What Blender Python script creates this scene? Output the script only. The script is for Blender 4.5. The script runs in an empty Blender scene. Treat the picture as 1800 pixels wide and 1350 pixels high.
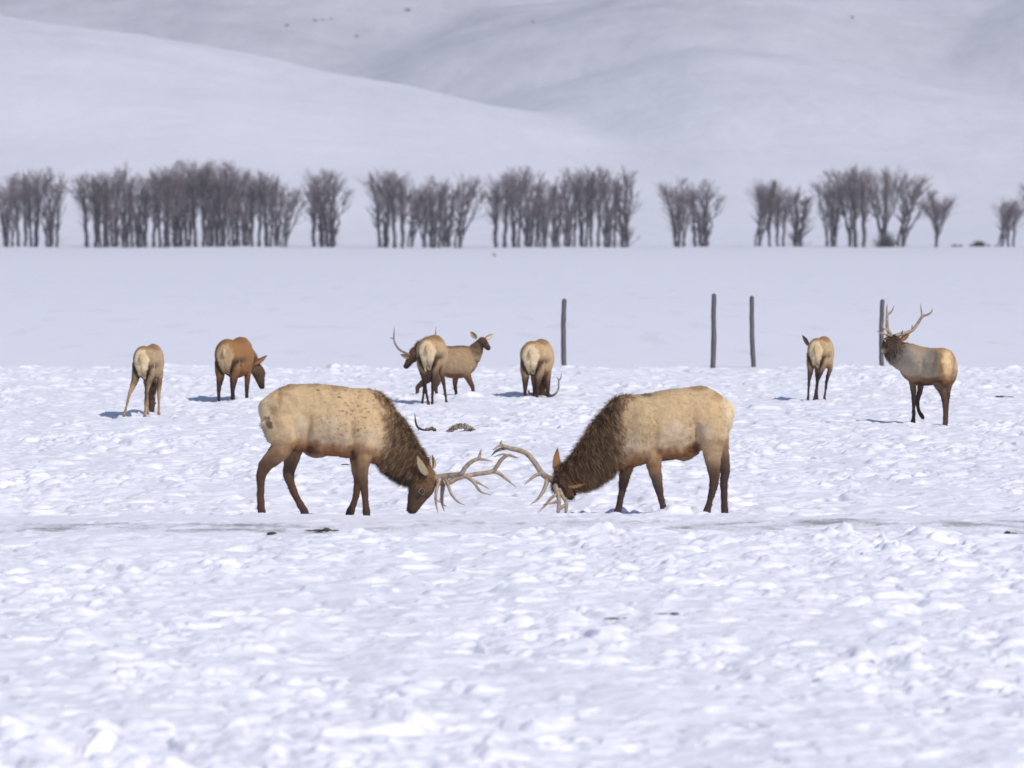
import bpy, math, random
import numpy as np
from mathutils import Vector

# ------------------------------------------------------------------ camera, sky, sun, exposure
F = 8910.0            # focal length in pixels of the 1800 px wide photograph
CAMH = 3.05           # camera height
HOR = 410.0           # row of the horizon
scene = bpy.context.scene
cam_data = bpy.data.cameras.new("camera")
cam_data.sensor_width = 36.0
cam_data.lens = 36.0 * F / 1800.0
cam_data.clip_start = 0.5
cam_data.clip_end = 20000.0
cam = bpy.data.objects.new("camera", cam_data)
scene.collection.objects.link(cam)
cam.location = (0, 0, CAMH)
TILT = math.atan((675.0 - HOR) / F)
cam.rotation_euler = (math.pi / 2 - TILT, 0, 0)
cam_data.dof.use_dof = True
cam_data.dof.focus_distance = 67.0
cam_data.dof.aperture_fstop = 3.2
scene.camera = cam

SUN_EL = math.radians(45)
SUN_AZ = math.radians(50)      # from +X towards the camera side (-Y)
sdir = Vector((math.cos(SUN_EL) * math.cos(SUN_AZ), -math.cos(SUN_EL) * math.sin(SUN_AZ), math.sin(SUN_EL)))
world = bpy.data.worlds.new("World")
scene.world = world
world.use_nodes = True
wn = world.node_tree
bg = wn.nodes["Background"]
sky = wn.nodes.new("ShaderNodeTexSky")
sky.sky_type = 'NISHITA'
sky.sun_disc = False
sky.sun_elevation = SUN_EL
sky.sun_rotation = math.atan2(sdir.x, sdir.y)
sky.altitude = 1900
sky.dust_density = 0.6
wn.links.new(sky.outputs[0], bg.inputs[0])
bg.inputs[1].default_value = 0.115
sl = bpy.data.lights.new("sun", 'SUN')
sl.energy = 3.05
sl.angle = math.radians(0.55)
sl.color = (1.0, 0.95, 0.88)
so = bpy.data.objects.new("sun", sl)
scene.collection.objects.link(so)
so.rotation_euler = (-sdir).to_track_quat('-Z', 'Y').to_euler()
so.location = (30, -20, 60)

scene.view_settings.view_transform = 'Standard'
scene.view_settings.look = 'None'
scene.view_settings.gamma = 1.0
scene.view_settings.exposure = 0.11
scene.cycles.use_denoising = True
scene.cycles.max_bounces = 6
scene.cycles.diffuse_bounces = 3
scene.cycles.volume_bounces = 0
scene.render.film_transparent = False

# ------------------------------------------------------------------ helpers
COL = scene.collection
TAU = 2 * math.pi


def link(o, parent=None):
    COL.objects.link(o)
    if parent is not None:
        o.parent = parent
    return o


def tag(o, label=None, cat=None, group=None, kind=None):
    if label: o["label"] = label
    if cat: o["category"] = cat
    if group: o["group"] = group
    if kind: o["kind"] = kind
    return o


def empty(name, loc):
    o = bpy.data.objects.new(name, None)
    o.empty_display_size = 0.2
    o.location = loc
    return link(o)


def mesh_from(name, V, Fa, cols=None, smooth=True):
    """V (n,3), Fa (m,3) or (m,4) int array; cols (n,3) linear colour attribute"""
    V = np.asarray(V, dtype=np.float32)
    Fa = np.asarray(Fa, dtype=np.int32)
    me = bpy.data.meshes.new(name)
    me.vertices.add(len(V))
    me.vertices.foreach_set("co", V.ravel())
    k = Fa.shape[1]
    me.loops.add(Fa.size)
    me.loops.foreach_set("vertex_index", Fa.ravel())
    me.polygons.add(len(Fa))
    me.polygons.foreach_set("loop_start", np.arange(0, Fa.size, k, dtype=np.int32))
    me.polygons.foreach_set("loop_total", np.full(len(Fa), k, dtype=np.int32))
    me.polygons.foreach_set("use_smooth", np.full(len(Fa), smooth, dtype=bool))
    me.update(calc_edges=True)
    me.validate()
    if cols is not None:
        set_cols(me, cols)
    return me


def set_cols(me, cols):
    a = me.color_attributes.new("Col", 'FLOAT_COLOR', 'POINT')
    c = np.ones((len(me.vertices), 4), dtype=np.float32)
    c[:, :3] = cols
    a.data.foreach_set("color", c.ravel())


def obj(name, me, mat, parent=None, loc=(0, 0, 0)):
    o = bpy.data.objects.new(name, me)
    o.location = loc
    if mat is not None and len(me.materials) == 0:
        me.materials.append(mat)
    return link(o, parent)


# ---- numpy noise
_rng = np.random.RandomState(7)
_perm = _rng.permutation(256)
_perm = np.concatenate([_perm, _perm, _perm])
_ang = _rng.rand(256) * TAU
_gx, _gy = np.cos(_ang), np.sin(_ang)
_r1, _r2, _r3 = _rng.rand(256), _rng.rand(256), _rng.rand(256)


def perlin(x, y, s=0):
    xi = np.floor(x).astype(np.int64); yi = np.floor(y).astype(np.int64)
    xf = x - xi; yf = y - yi
    u = xf * xf * xf * (xf * (xf * 6 - 15) + 10)
    v = yf * yf * yf * (yf * (yf * 6 - 15) + 10)

    def g(i, j):
        h = _perm[(_perm[(xi + i + s * 31) & 255] + yi + j) & 255]
        return _gx[h] * (xf - i) + _gy[h] * (yf - j)
    a = g(0, 0); b = g(1, 0); c = g(0, 1); d = g(1, 1)
    return ((a * (1 - u) + b * u) * (1 - v) + (c * (1 - u) + d * u) * v) * 1.5


def fbm(x, y, o=4, s=0, gain=0.5):
    r = 0; amp = 1; f = 1
    for k in range(o):
        r = r + amp * perlin(x * f, y * f, s + k)
        amp *= gain; f *= 2.03
    return r


def lumps(x, y, cell, s=0, keep=0.6, rmin=0.25, rmax=0.6, flat=0.5):
    """max of dome-shaped clods scattered one per cell"""
    X = x / cell; Y = y / cell
    xi = np.floor(X).astype(np.int64); yi = np.floor(Y).astype(np.int64)
    out = np.zeros_like(X)
    for i in (-1, 0, 1):
        for j in (-1, 0, 1):
            h = _perm[(_perm[(xi + i + s * 17) & 255] + yi + j + s * 5) & 255]
            cx = xi + i + _r1[h]; cy = yi + j + _r2[h]
            r = rmin + (rmax - rmin) * _r3[(h * 7 + 3) & 255]
            on = _r1[(h * 13 + 5) & 255] < keep
            an = _r2[(h * 3 + 11) & 255] * math.pi
            dx = X - cx; dy = Y - cy
            ca, sa = np.cos(an), np.sin(an)
            ex = (dx * ca + dy * sa); ey = (-dx * sa + dy * ca) * 1.45
            q = 1 - (ex * ex + ey * ey) / (r * r)
            hgt = np.where(on & (q > 0), np.clip(q, 0, 1) ** 0.72 * r * cell * flat, 0)
            out = np.maximum(out, hgt)
    return out


def sstep(a, b, x):
    t = np.clip((x - a) / (b - a), 0, 1)
    return t * t * (3 - 2 * t)


# ---- materials
def new_mat(name):
    m = bpy.data.materials.new(name)
    m.use_nodes = True
    return m, m.node_tree.nodes, m.node_tree.links, m.node_tree.nodes["Principled BSDF"]


def attr_mat(name, rough=0.85, noise_scale=30.0, lo=0.75, hi=1.2, bump=0.0, bump_dist=0.01, spec=0.2, stretch=(1, 1, 1)):
    """colour attribute times procedural noise"""
    m, N, L, P = new_mat(name)
    at = N.new("ShaderNodeAttribute"); at.attribute_name = "Col"
    tc = N.new("ShaderNodeTexCoord")
    mp = N.new("ShaderNodeMapping"); mp.inputs["Scale"].default_value = stretch
    no = N.new("ShaderNodeTexNoise"); no.inputs["Scale"].default_value = noise_scale
    no.inputs["Detail"].default_value = 6; no.inputs["Roughness"].default_value = 0.65
    mr = N.new("ShaderNodeMapRange")
    mr.inputs[1].default_value = 0.3; mr.inputs[2].default_value = 0.7
    mr.inputs[3].default_value = lo; mr.inputs[4].default_value = hi
    vm = N.new("ShaderNodeVectorMath"); vm.operation = 'SCALE'
    L.new(tc.outputs["Object"], mp.inputs["Vector"]); L.new(mp.outputs[0], no.inputs["Vector"])
    L.new(no.outputs[0], mr.inputs[0])
    L.new(at.outputs["Color"], vm.inputs[0]); L.new(mr.outputs[0], vm.inputs["Scale"])
    L.new(vm.outputs[0], P.inputs["Base Color"])
    P.inputs["Roughness"].default_value = rough
    P.inputs["Specular IOR Level"].default_value = spec
    if bump:
        bp = N.new("ShaderNodeBump"); bp.inputs["Strength"].default_value = bump
        bp.inputs["Distance"].default_value = bump_dist
        L.new(no.outputs[0], bp.inputs["Height"]); L.new(bp.outputs[0], P.inputs["Normal"])
    return m


def plain_mat(name, c1, c2, scale=10, rough=0.8, stretch=(1, 1, 1), bump=0.3, dist=0.01, spec=0.3):
    m, N, L, P = new_mat(name)
    tc = N.new("ShaderNodeTexCoord")
    mp = N.new("ShaderNodeMapping"); mp.inputs["Scale"].default_value = stretch
    no = N.new("ShaderNodeTexNoise"); no.inputs["Scale"].default_value = scale
    no.inputs["Detail"].default_value = 6
    mx = N.new("ShaderNodeMix"); mx.data_type = 'RGBA'
    mx.inputs[6].default_value = (*c1, 1); mx.inputs[7].default_value = (*c2, 1)
    L.new(tc.outputs["Object"], mp.inputs["Vector"]); L.new(mp.outputs[0], no.inputs["Vector"])
    mr = N.new("ShaderNodeMapRange"); mr.inputs[1].default_value = 0.35; mr.inputs[2].default_value = 0.65
    L.new(no.outputs[0], mr.inputs[0]); L.new(mr.outputs[0], mx.inputs[0])
    L.new(mx.outputs[2], P.inputs["Base Color"])
    bp = N.new("ShaderNodeBump"); bp.inputs["Strength"].default_value = bump; bp.inputs["Distance"].default_value = dist
    L.new(no.outputs[0], bp.inputs["Height"]); L.new(bp.outputs[0], P.inputs["Normal"])
    P.inputs["Roughness"].default_value = rough
    P.inputs["Specular IOR Level"].default_value = spec
    return m


M_FUR = attr_mat("elk_hide", 0.95, 40, 0.88, 1.10, 0.35, 0.012, 0.1, (1, 1, 0.6))
M_HAIR = attr_mat("elk_hair", 0.85, 60, 0.8, 1.2, 0, 0, 0.15)
M_ANTLER = plain_mat("antler_bone", (0.24, 0.17, 0.12), (0.44, 0.34, 0.25), 18, 0.55, (1, 1, 1), 0.3, 0.004)
M_ANTLER_D = plain_mat("antler_weathered", (0.20, 0.17, 0.15), (0.33, 0.28, 0.25), 14, 0.6, (1, 1, 1), 0.3, 0.004)
M_EYE = plain_mat("eye_dark", (0.01, 0.008, 0.006), (0.015, 0.01, 0.008), 5, 0.15, (1, 1, 1), 0, 0.001, 0.6)
M_POST = plain_mat("weathered_wood", (0.085, 0.075, 0.085), (0.17, 0.15, 0.16), 9, 0.9, (6, 6, 0.5), 0.6, 0.01)
M_BARK = plain_mat("cottonwood_bark", (0.035, 0.028, 0.04), (0.07, 0.055, 0.07), 2.0, 0.95, (1, 1, 0.3), 0.3, 0.05)
M_TWIG = plain_mat("bare_twigs", (0.16, 0.11, 0.125), (0.33, 0.25, 0.26), 0.35, 0.95, (1, 1, 1), 0, 0.05)
M_BRUSH = plain_mat("sagebrush", (0.07, 0.055, 0.06), (0.12, 0.10, 0.09), 3, 0.95)
M_DUNG = plain_mat("frozen_mud", (0.035, 0.028, 0.024), (0.09, 0.07, 0.06), 30, 0.9)
M_BONE = plain_mat("old_bone", (0.40, 0.32, 0.24), (0.05, 0.03, 0.022), 13, 0.7, (1, 1, 1), 0.6, 0.01)
M_RED = plain_mat("rusty_red", (0.34, 0.10, 0.07), (0.45, 0.16, 0.12), 6, 0.8)


def snow_mat(name, base, rough_scale, dirt=True, sage_vignette=False):
    m, N, L, P = new_mat(name)
    geo = N.new("ShaderNodeNewGeometry")
    # crystalline relief at two sizes
    n1 = N.new("ShaderNodeTexNoise"); n1.inputs["Scale"].default_value = rough_scale
    n1.inputs["Detail"].default_value = 8; n1.inputs["Roughness"].default_value = 0.6
    L.new(geo.outputs["Position"], n1.inputs["Vector"])
    bp = N.new("ShaderNodeBump"); bp.inputs["Strength"].default_value = 0.36
    bp.inputs["Distance"].default_value = 0.25 / rough_scale
    L.new(n1.outputs[0], bp.inputs["Height"]); L.new(bp.outputs[0], P.inputs["Normal"])
    col = N.new("ShaderNodeMix"); col.data_type = 'RGBA'
    col.inputs[6].default_value = (*base, 1)
    col.inputs[7].default_value = (base[0] * 0.90, base[1] * 0.91, base[2] * 0.93, 1)
    n2 = N.new("ShaderNodeTexNoise"); n2.inputs["Scale"].default_value = rough_scale * 0.12
    n2.inputs["Detail"].default_value = 5
    L.new(geo.outputs["Position"], n2.inputs["Vector"]); L.new(n2.outputs[0], col.inputs[0])
    last = col.outputs[2]
    if dirt:
        # trampled dirt on the packed track and a little in the field
        at = N.new("ShaderNodeAttribute"); at.attribute_name = "dirt"
        mp = N.new("ShaderNodeMapping"); mp.inputs["Scale"].default_value = (1.0, 0.35, 1.0)
        L.new(geo.outputs["Position"], mp.inputs["Vector"])
        n3 = N.new("ShaderNodeTexNoise"); n3.inputs["Scale"].default_value = 7.0
        n3.inputs["Detail"].default_value = 9; n3.inputs["Roughness"].default_value = 0.75
        L.new(mp.outputs[0], n3.inputs["Vector"])
        ad = N.new("ShaderNodeMath"); ad.operation = 'ADD'
        L.new(n3.outputs[0], ad.inputs[0]); L.new(at.outputs["Fac"], ad.inputs[1])
        mr = N.new("ShaderNodeMapRange"); mr.inputs[1].default_value = 0.70; mr.inputs[2].default_value = 1.02
        mr.inputs[3].default_value = 0.0; mr.inputs[4].default_value = 0.8
        L.new(ad.outputs[0], mr.inputs[0])
        mx = N.new("ShaderNodeMix"); mx.data_type = 'RGBA'
        mx.inputs[7].default_value = (0.24, 0.215, 0.21, 1)
        L.new(mr.outputs[0], mx.inputs[0]); L.new(last, mx.inputs[6])
        last = mx.outputs[2]
    if sage_vignette:
        n4 = N.new("ShaderNodeTexNoise"); n4.inputs["Scale"].default_value = 0.02
        n4.inputs["Detail"].default_value = 10; n4.inputs["Roughness"].default_value = 0.68
        L.new(geo.outputs["Position"], n4.inputs["Vector"])
        n5 = N.new("ShaderNodeTexNoise"); n5.inputs["Scale"].default_value = 0.0035
        n5.inputs["Detail"].default_value = 3
        L.new(geo.outputs["Position"], n5.inputs["Vector"])
        mu = N.new("ShaderNodeMath"); mu.operation = 'MULTIPLY'
        L.new(n4.outputs[0], mu.inputs[0]); L.new(n5.outputs[0], mu.inputs[1])
        mr = N.new("ShaderNodeMapRange"); mr.inputs[1].default_value = 0.20; mr.inputs[2].default_value = 0.42
        mr.inputs[3].default_value = 0.0; mr.inputs[4].default_value = 0.26
        L.new(mu.outputs[0], mr.inputs[0])
        # sagebrush tint strengthened uphill, also painting in vignette darkening toward the top
        sx = N.new("ShaderNodeSeparateXYZ"); L.new(geo.outputs["Position"], sx.inputs[0])
        hz = N.new("ShaderNodeMapRange"); hz.inputs[1].default_value = 60; hz.inputs[2].default_value = 250
        hz.inputs[3].default_value = 0.25; hz.inputs[4].default_value = 3.2
        L.new(sx.outputs[2], hz.inputs[0])
        m2 = N.new("ShaderNodeMath"); m2.operation = 'MULTIPLY'; m2.use_clamp = True
        L.new(mr.outputs[0], m2.inputs[0]); L.new(hz.outputs[0], m2.inputs[1])
        mx = N.new("ShaderNodeMix"); mx.data_type = 'RGBA'
        mx.inputs[7].default_value = (0.38, 0.35, 0.39, 1)
        L.new(m2.outputs[0], mx.inputs[0]); L.new(last, mx.inputs[6])
        last = mx.outputs[2]
    L.new(last, P.inputs["Base Color"])
    P.inputs["Roughness"].default_value = 0.75
    P.inputs["Specular IOR Level"].default_value = 0.25
    return m


SNOW = (0.855, 0.83, 0.885)
M_SNOW = snow_mat("trampled_snow", SNOW, 14.0, True, False)
M_HILL = snow_mat("windblown_hill_snow", (0.885, 0.865, 0.925), 0.05, False, True)


def ground_dist(py):
    return CAMH * F / (py - HOR)


def at(px, d):
    return (px - 900.0) / F * d


# ------------------------------------------------------------------ terrain: one snow sheet to the horizon
def height(x, y, lim=None):
    """ground height; lim: local vertex spacing used to fade detail the mesh cannot hold"""
    wob = 0.5 * perlin(x / 1.7, x * 0 + 3.3) + 0.2 * perlin(x / 0.5, x * 0 + 9.1)
    ye = y + wob
    track = sstep(50.6, 51.6, ye) * (1 - sstep(54.7, 55.2, y + 0.15 * wob))
    field = 1 - sstep(114.5, 117.5, y + 3.0 * wob)
    near = sstep(32.8, 30.6, y) * (0.30 + 0.70 * sstep(1.2, -0.8, x))
    wx = x + 0.12 * perlin(x * 2.7, y * 2.7, 3); wy = y + 0.12 * perlin(x * 2.7, y * 2.7, 5)
    rough = field * (1 - 0.66 * track)
    roll = 0.045 * perlin(x / 3.1, y / 5.0, 11) + 0.035 * perlin(x / 1.1, y / 1.6, 12)
    patchy = np.clip(0.55 + 0.7 * perlin(x / 2.3, y / 4.1, 14), 0.15, 1)
    det = 0.036 * fbm(wx / 0.50, wy / 0.50, 4, 8, 0.50)
    det = det + 0.80 * patchy * lumps(wx, wy, 0.34, 1, 0.50, 0.20, 0.56, 0.52)
    det = det + 0.75 * lumps(wx, wy, 0.80, 2, 0.26, 0.14, 0.38, 0.32)
    det = det + 0.80 * patchy * lumps(wx, wy, 0.15, 3, 0.50, 0.3, 0.6, 0.5)
    det = det - 0.80 * lumps(wx, wy, 0.62, 4, 0.42, 0.18, 0.36, 0.6)
    wx2 = x + 0.25 * fbm(x * 2.0, y * 2.0, 2, 31); wy2 = y + 0.25 * fbm(x * 2.0, y * 2.0, 2, 33)
    big = near * (0.05 * perlin(x / 1.2 + y / 2.0, y / 1.9, 6) + 0.60 * lumps(wx2, wy2, 0.80, 6, 0.50, 0.16, 0.40, 0.60) + 0.6 * lumps(wx2, wy2, 0.36, 9, 0.50, 0.22, 0.52, 0.55) - 0.7 * lumps(wx2 + .3, wy2, 0.60, 10, 0.45, 0.2, 0.45, 0.6) + 0.03 * fbm(x / 0.3, y / 0.3, 3, 11))
    det = det * (0.80 + 0.28 * perlin(x / 6.0, y / 11.0, 15))
    if lim is not None:
        det = det * np.clip(1.6 - lim / 0.10, 0, 1)
    z = rough * (roll + det * (1 - 0.35 * sstep(33.5, 30.5, y))) + big * field
    z = z - 0.13 * sstep(54.9, 55.5, y) * (1 - sstep(57.6, 63.0, y)) * field
    z = z + 0.045 * sstep(49.2, 50.4, ye) * (1 - sstep(50.7, 51.5, ye))
    # the smooth plain beyond the trampled edge sits a little lower
    plain = 1 - field
    z = z + plain * (-0.16 + 0.05 * perlin(x / 9.0, y / 26.0, 20) + 0.012 * perlin(x / 1.3, y / 6.0, 21)
                     + 0.25 * perlin(x / 40.0, y / 150.0, 22) * sstep(150, 350, y))
    return z


def build_ground():
    um = 0.101 * 1.10
    u = np.linspace(-um, um, 741)
    c = um * (1.16 ** np.arange(1, 14))
    u = np.concatenate([-c[::-1], u, c])
    rows = list(np.arange(-60, 24, 6.0))
    y = 24.0
    while y < 119:
        rows.append(y)
        y += 0.022 if y < 34 else (0.028 if y < 60 else 0.045)
    while y < 6500:
        rows.append(y)
        y *= 1.012
    rows = np.array(rows)
    w = np.maximum(rows, 24.0)
    X = u[None, :] * w[:, None]
    Y = np.repeat(rows[:, None], len(u), 1)
    du = np.gradient(u)
    lim = du[None, :] * w[:, None]
    Z = height(X, Y, lim)
    Z[rows < 24] = 0.4 * Z[rows < 24]
    nr, nc = X.shape
    V = np.stack([X, Y, Z], -1).reshape(-1, 3)
    i = np.arange(nr - 1)[:, None] * nc + np.arange(nc - 1)[None, :]
    i = i.ravel()
    Fa = np.stack([i, i + 1, i + nc + 1, i + nc], -1)
    me = mesh_from("snow_ground", V, Fa)
    # dirt mask: the packed track, stronger to the right, faint in the field beyond
    xs, ys = V[:, 0], V[:, 1]
    band = sstep(51.0, 51.7, ys) * (1 - sstep(53.0, 55.0, ys))
    side = 0.55 + 0.45 * np.clip(np.abs(xs - 0.3) / 3.0, 0, 1)
    patch = np.clip(0.5 + 0.9 * perlin(xs / 1.6, ys / 1.2, 40), 0, 1)
    dirt = band * (0.15 + 0.42 * side * patch * np.clip(0.6 + perlin(xs / 0.5, ys / 0.7, 44), 0.15, 1.0))
    dirt += 0.06 * np.clip(perlin(xs / 4, ys / 9, 41), 0, 1) * (ys < 116)
    dirt += 0.22 * sstep(0.2, 0.55, perlin(xs / 1.2, ys / 12.0, 43)) * (ys > 130) * (ys < 420)
    sp = np.exp(-((ys - 38.6) / 0.5) ** 2) * np.exp(-((xs - 1.2) / 0.9) ** 2)
    dirt += 0.12 * sp
    a = me.attributes.new("dirt", 'FLOAT', 'POINT')
    a.data.foreach_set("value", dirt.astype(np.float32))
    o = obj("snow_ground", me, M_SNOW)
    tag(o, kind="structure")
    return o


build_ground()


# ------------------------------------------------------------------ hills
def curve(px, pts):
    p = np.array(pts, float)
    # monotone smooth interpolation
    x = np.interp(px, p[:, 0], p[:, 1])
    r = 0
    for k in (-45, -22, 0, 22, 45):
        r = r + np.interp(px + k, p[:, 0], p[:, 1])
    return r / 5


def mound(px, d, pts, d0, d1, back, sharp=1.25, tail=0.55):
    """terrain layer whose skyline from the road is the curve pts, at distance d1"""
    zr = (HOR - curve(px, pts)) / F * d1
    t = np.clip((d - d0) / (d1 - d0), 0, 1)
    front = np.power(t, sharp) * (1 + 0.25 * np.sin(math.pi * t))
    b = np.clip((d - d1) / back, 0, 1)
    fall = 1 - tail * (b * b * (3 - 2 * b))
    return zr * np.where(d < d1, front, fall)


def hill_height(X, D):
    PX = X / D * F + 900
    wob = 60 * perlin(X / 260, D / 420, 50) + 20 * perlin(X / 80, D / 140, 51)
    A = mound(PX, D + wob, [(-1500, -150), (-400, -30), (0, 4), (200, 36), (370, 60), (600, 112), (830, 150), (1060, 212), (1220, 250), (1450, 330), (1800, 395), (2600, 408)], 1290, 2250, 700, 1.15, 0.75)
    Bm = mound(PX, D + wob, [(-800, 420), (500, 330), (700, 235), (830, 180), (950, 136), (1120, 95), (1250, 68), (1400, 84), (1550, 112), (1800, 158), (2300, 230), (3200, 300)], 1330, 3000, 520, 1.2, 0.35)
    Cm = mound(PX, D - wob, [(-800, 300), (300, 120), (480, 104), (640, 62), (900, 0), (1200, -50), (1700, -30), (2600, 40)], 2300, 3650, 500, 1.3, 0.3)
    Em = mound(PX, D + wob, [(-800, 300), (1200, 160), (1360, 92), (1560, 40), (1700, 10), (1900, -40), (2600, -160)], 2500, 3500, 500, 1.2, 0.3)
    back = (HOR + 260 + 60 * np.sin(PX / 420)) / F * 4700 * np.clip((D - 2700) / 2000, 0, 1) ** 1.15
    layers = [A, Bm, Cm, Em, back]
    k = 2.2
    mx = np.maximum.reduce(layers)
    s = sum(np.exp((l - mx) / k) for l in layers)
    z = mx + k * np.log(s) - k * math.log(len(layers)) * 0.6
    amp = sstep(1450, 2100, D)
    # soft swales running down the slopes, finer wind relief
    z = z + amp * (6.0 * perlin(PX / 300 + 0.6 * perlin(X / 300, D / 500, 57), D / 750, 52) * sstep(2300, 3000, D)
                   + 2.0 * perlin(PX / 300, D / 420, 53) + 1.5 * perlin(X / 45, D / 130, 54) + 0.45 * fbm(X / 16, D / 45, 3, 55))
    z = z - 2.0 * (1 - sstep(1290, 1420, D)) + 0.6 * perlin(X / 60, D / 90, 56) * sstep(1290, 1420, D)
    return z


def build_hills():
    u = np.linspace(-0.155, 0.155, 620)
    c = 0.155 * (1.09 ** np.arange(1, 14))
    u = np.concatenate([-c[::-1], u, c])
    d = np.concatenate([np.arange(1290, 1500, 6.0), np.arange(1500, 4900, 9.0)])
    X = u[None, :] * d[:, None]
    D = np.repeat(d[:, None], len(u), 1)
    Z = hill_height(X, D)
    nr, nc = X.shape
    V = np.stack([X, D, Z], -1).reshape(-1, 3)
    i = (np.arange(nr - 1)[:, None] * nc + np.arange(nc - 1)[None, :]).ravel()
    Fa = np.stack([i, i + 1, i + nc + 1, i + nc], -1)
    o = obj("hills", mesh_from("hills", V, Fa), M_HILL)
    tag(o, kind="structure")


build_hills()


# ------------------------------------------------------------------ lofts and tubes
def resample(R, n):
    """catmull-rom through the rows of R, n steps per span"""
    R = np.asarray(R, float)
    if len(R) < 3:
        t = np.linspace(0, 1, n + 1)[:, None]
        return R[0] * (1 - t) + R[-1] * t
    P = np.vstack([2 * R[0] - R[1], R, 2 * R[-1] - R[-2]])
    out = []
    for i in range(1, len(P) - 2):
        for k in range(n):
            t = k / n
            out.append(0.5 * ((2 * P[i]) + (-P[i - 1] + P[i + 1]) * t + (2 * P[i - 1] - 5 * P[i] + 4 * P[i + 1] - P[i + 2]) * t * t + (-P[i - 1] + 3 * P[i] - 3 * P[i + 1] + P[i + 2]) * t ** 3))
    out.append(P[-2])
    out = np.array(out)
    return out


def loft(R, lat=None, seg=18, n=4, up=None):
    """R rows: x y z a(lateral half) b(other half). returns V, F(tris)"""
    S = resample(R, n)
    C = S[:, :3]; A = np.maximum(S[:, 3], 0.003); B = np.maximum(S[:, 4], 0.003)
    T = np.gradient(C, axis=0)
    T /= np.linalg.norm(T, axis=1)[:, None] + 1e-9
    if lat is None:
        Lv = np.cross(T, np.array([0, 0, 1.0]))
    else:
        Lv = np.tile(np.array(lat, float), (len(C), 1))
    Lv = Lv - T * np.sum(Lv * T, 1)[:, None]
    Lv /= np.linalg.norm(Lv, axis=1)[:, None] + 1e-9
    U = np.cross(Lv, T)
    if up is not None:      # upright rings, used for trunks
        Lv = np.tile(np.array(lat, float) / np.linalg.norm(lat), (len(C), 1))
        U = np.tile(np.array(up, float), (len(C), 1))
        if np.dot(np.cross(Lv[0], U[0]), C[-1] - C[0]) > 0:
            Lv = -Lv
    th = np.arange(seg) / seg * TAU
    V = C[:, None, :] + np.cos(th)[None, :, None] * (A[:, None] * Lv)[:, None, :] + np.sin(th)[None, :, None] * (B[:, None] * U)[:, None, :]
    m = len(C)
    V = V.reshape(-1, 3)
    V = np.vstack([V, C[0] - T[0] * min(A[0], B[0]) * 0.5, C[-1] + T[-1] * min(A[-1], B[-1]) * 0.5])
    Fa = []
    for i in range(m - 1):
        for j in range(seg):
            a = i * seg + j; b = i * seg + (j + 1) % seg
            Fa.append((a, b, b + seg)); Fa.append((a, b + seg, a + seg))
    e0, e1 = m * seg, m * seg + 1
    for j in range(seg):
        Fa.append((e0, (j + 1) % seg, j))
        Fa.append((e1, (m - 1) * seg + j, (m - 1) * seg + (j + 1) % seg))
    return V, np.array(Fa)


def join(parts):
    Vs, Fs, o = [], [], 0
    for V, Fa in parts:
        Vs.append(V); Fs.append(Fa + o); o += len(V)
    return np.vstack(Vs), np.vstack(Fs)


def tubes(paths, seg=8, n=4):
    """paths: rows x y z r"""
    ps = []
    for P in paths:
        P = np.asarray(P, float)
        R = np.column_stack([P[:, :3], P[:, 3], P[:, 3]])
        # a steady side vector for paths that run near vertical
        t = P[-1, :3] - P[0, :3]
        lat = (0, 1, 0) if abs(t[1]) < 0.8 * np.linalg.norm(t) else (1, 0, 0)
        ps.append(loft(R, lat, seg, n))
    return join(ps)


def vnormals(V, Fa):
    n = np.cross(V[Fa[:, 1]] - V[Fa[:, 0]], V[Fa[:, 2]] - V[Fa[:, 0]])
    vn = np.zeros_like(V)
    for k in range(3):
        np.add.at(vn, Fa[:, k], n)
    return vn / (np.linalg.norm(vn, axis=1)[:, None] + 1e-12), n


# colours (linear)
C = dict(
    T=(0.55, 0.38, 0.215), T2=(0.46, 0.33, 0.20), R=(0.24, 0.105, 0.045), D=(0.055, 0.032, 0.024),
    N=(0.16, 0.092, 0.054), H=(0.095, 0.058, 0.040), L=(0.095, 0.050, 0.034), LD=(0.070, 0.040, 0.036),
    C=(0.74, 0.58, 0.37), K=(0.022, 0.016, 0.014), O=(0.30, 0.15, 0.065), G=(0.42, 0.34, 0.265), W=(0.40, 0.26, 0.15), G2=(0.62, 0.49, 0.36))
C = {k: np.array(v) for k, v in C.items()}


def remesh(name, V, Fa, voxel):
    me0 = mesh_from(name + "_raw", V, Fa)
    o = bpy.data.objects.new("tmp", me0)
    COL.objects.link(o)
    m = o.modifiers.new("r", 'REMESH'); m.mode = 'VOXEL'; m.voxel_size = voxel; m.use_smooth_shade = True
    s = o.modifiers.new("s", 'SMOOTH'); s.factor = 0.5; s.iterations = 5
    t = o.modifiers.new("t", 'TRIANGULATE')
    dg = bpy.context.evaluated_depsgraph_get()
    me = bpy.data.meshes.new_from_object(o.evaluated_get(dg))
    me.name = name
    bpy.data.objects.remove(o); bpy.data.meshes.remove(me0)
    return me


def mesh_arrays(me):
    V = np.empty(len(me.vertices) * 3, dtype=np.float32); me.vertices.foreach_get("co", V)
    V = V.reshape(-1, 3).astype(float)
    me.calc_loop_triangles()
    Fa = np.empty(len(me.loop_triangles) * 3, dtype=np.int32); me.loop_triangles.foreach_get("vertices", Fa)
    return V, Fa.reshape(-1, 3)


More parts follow.
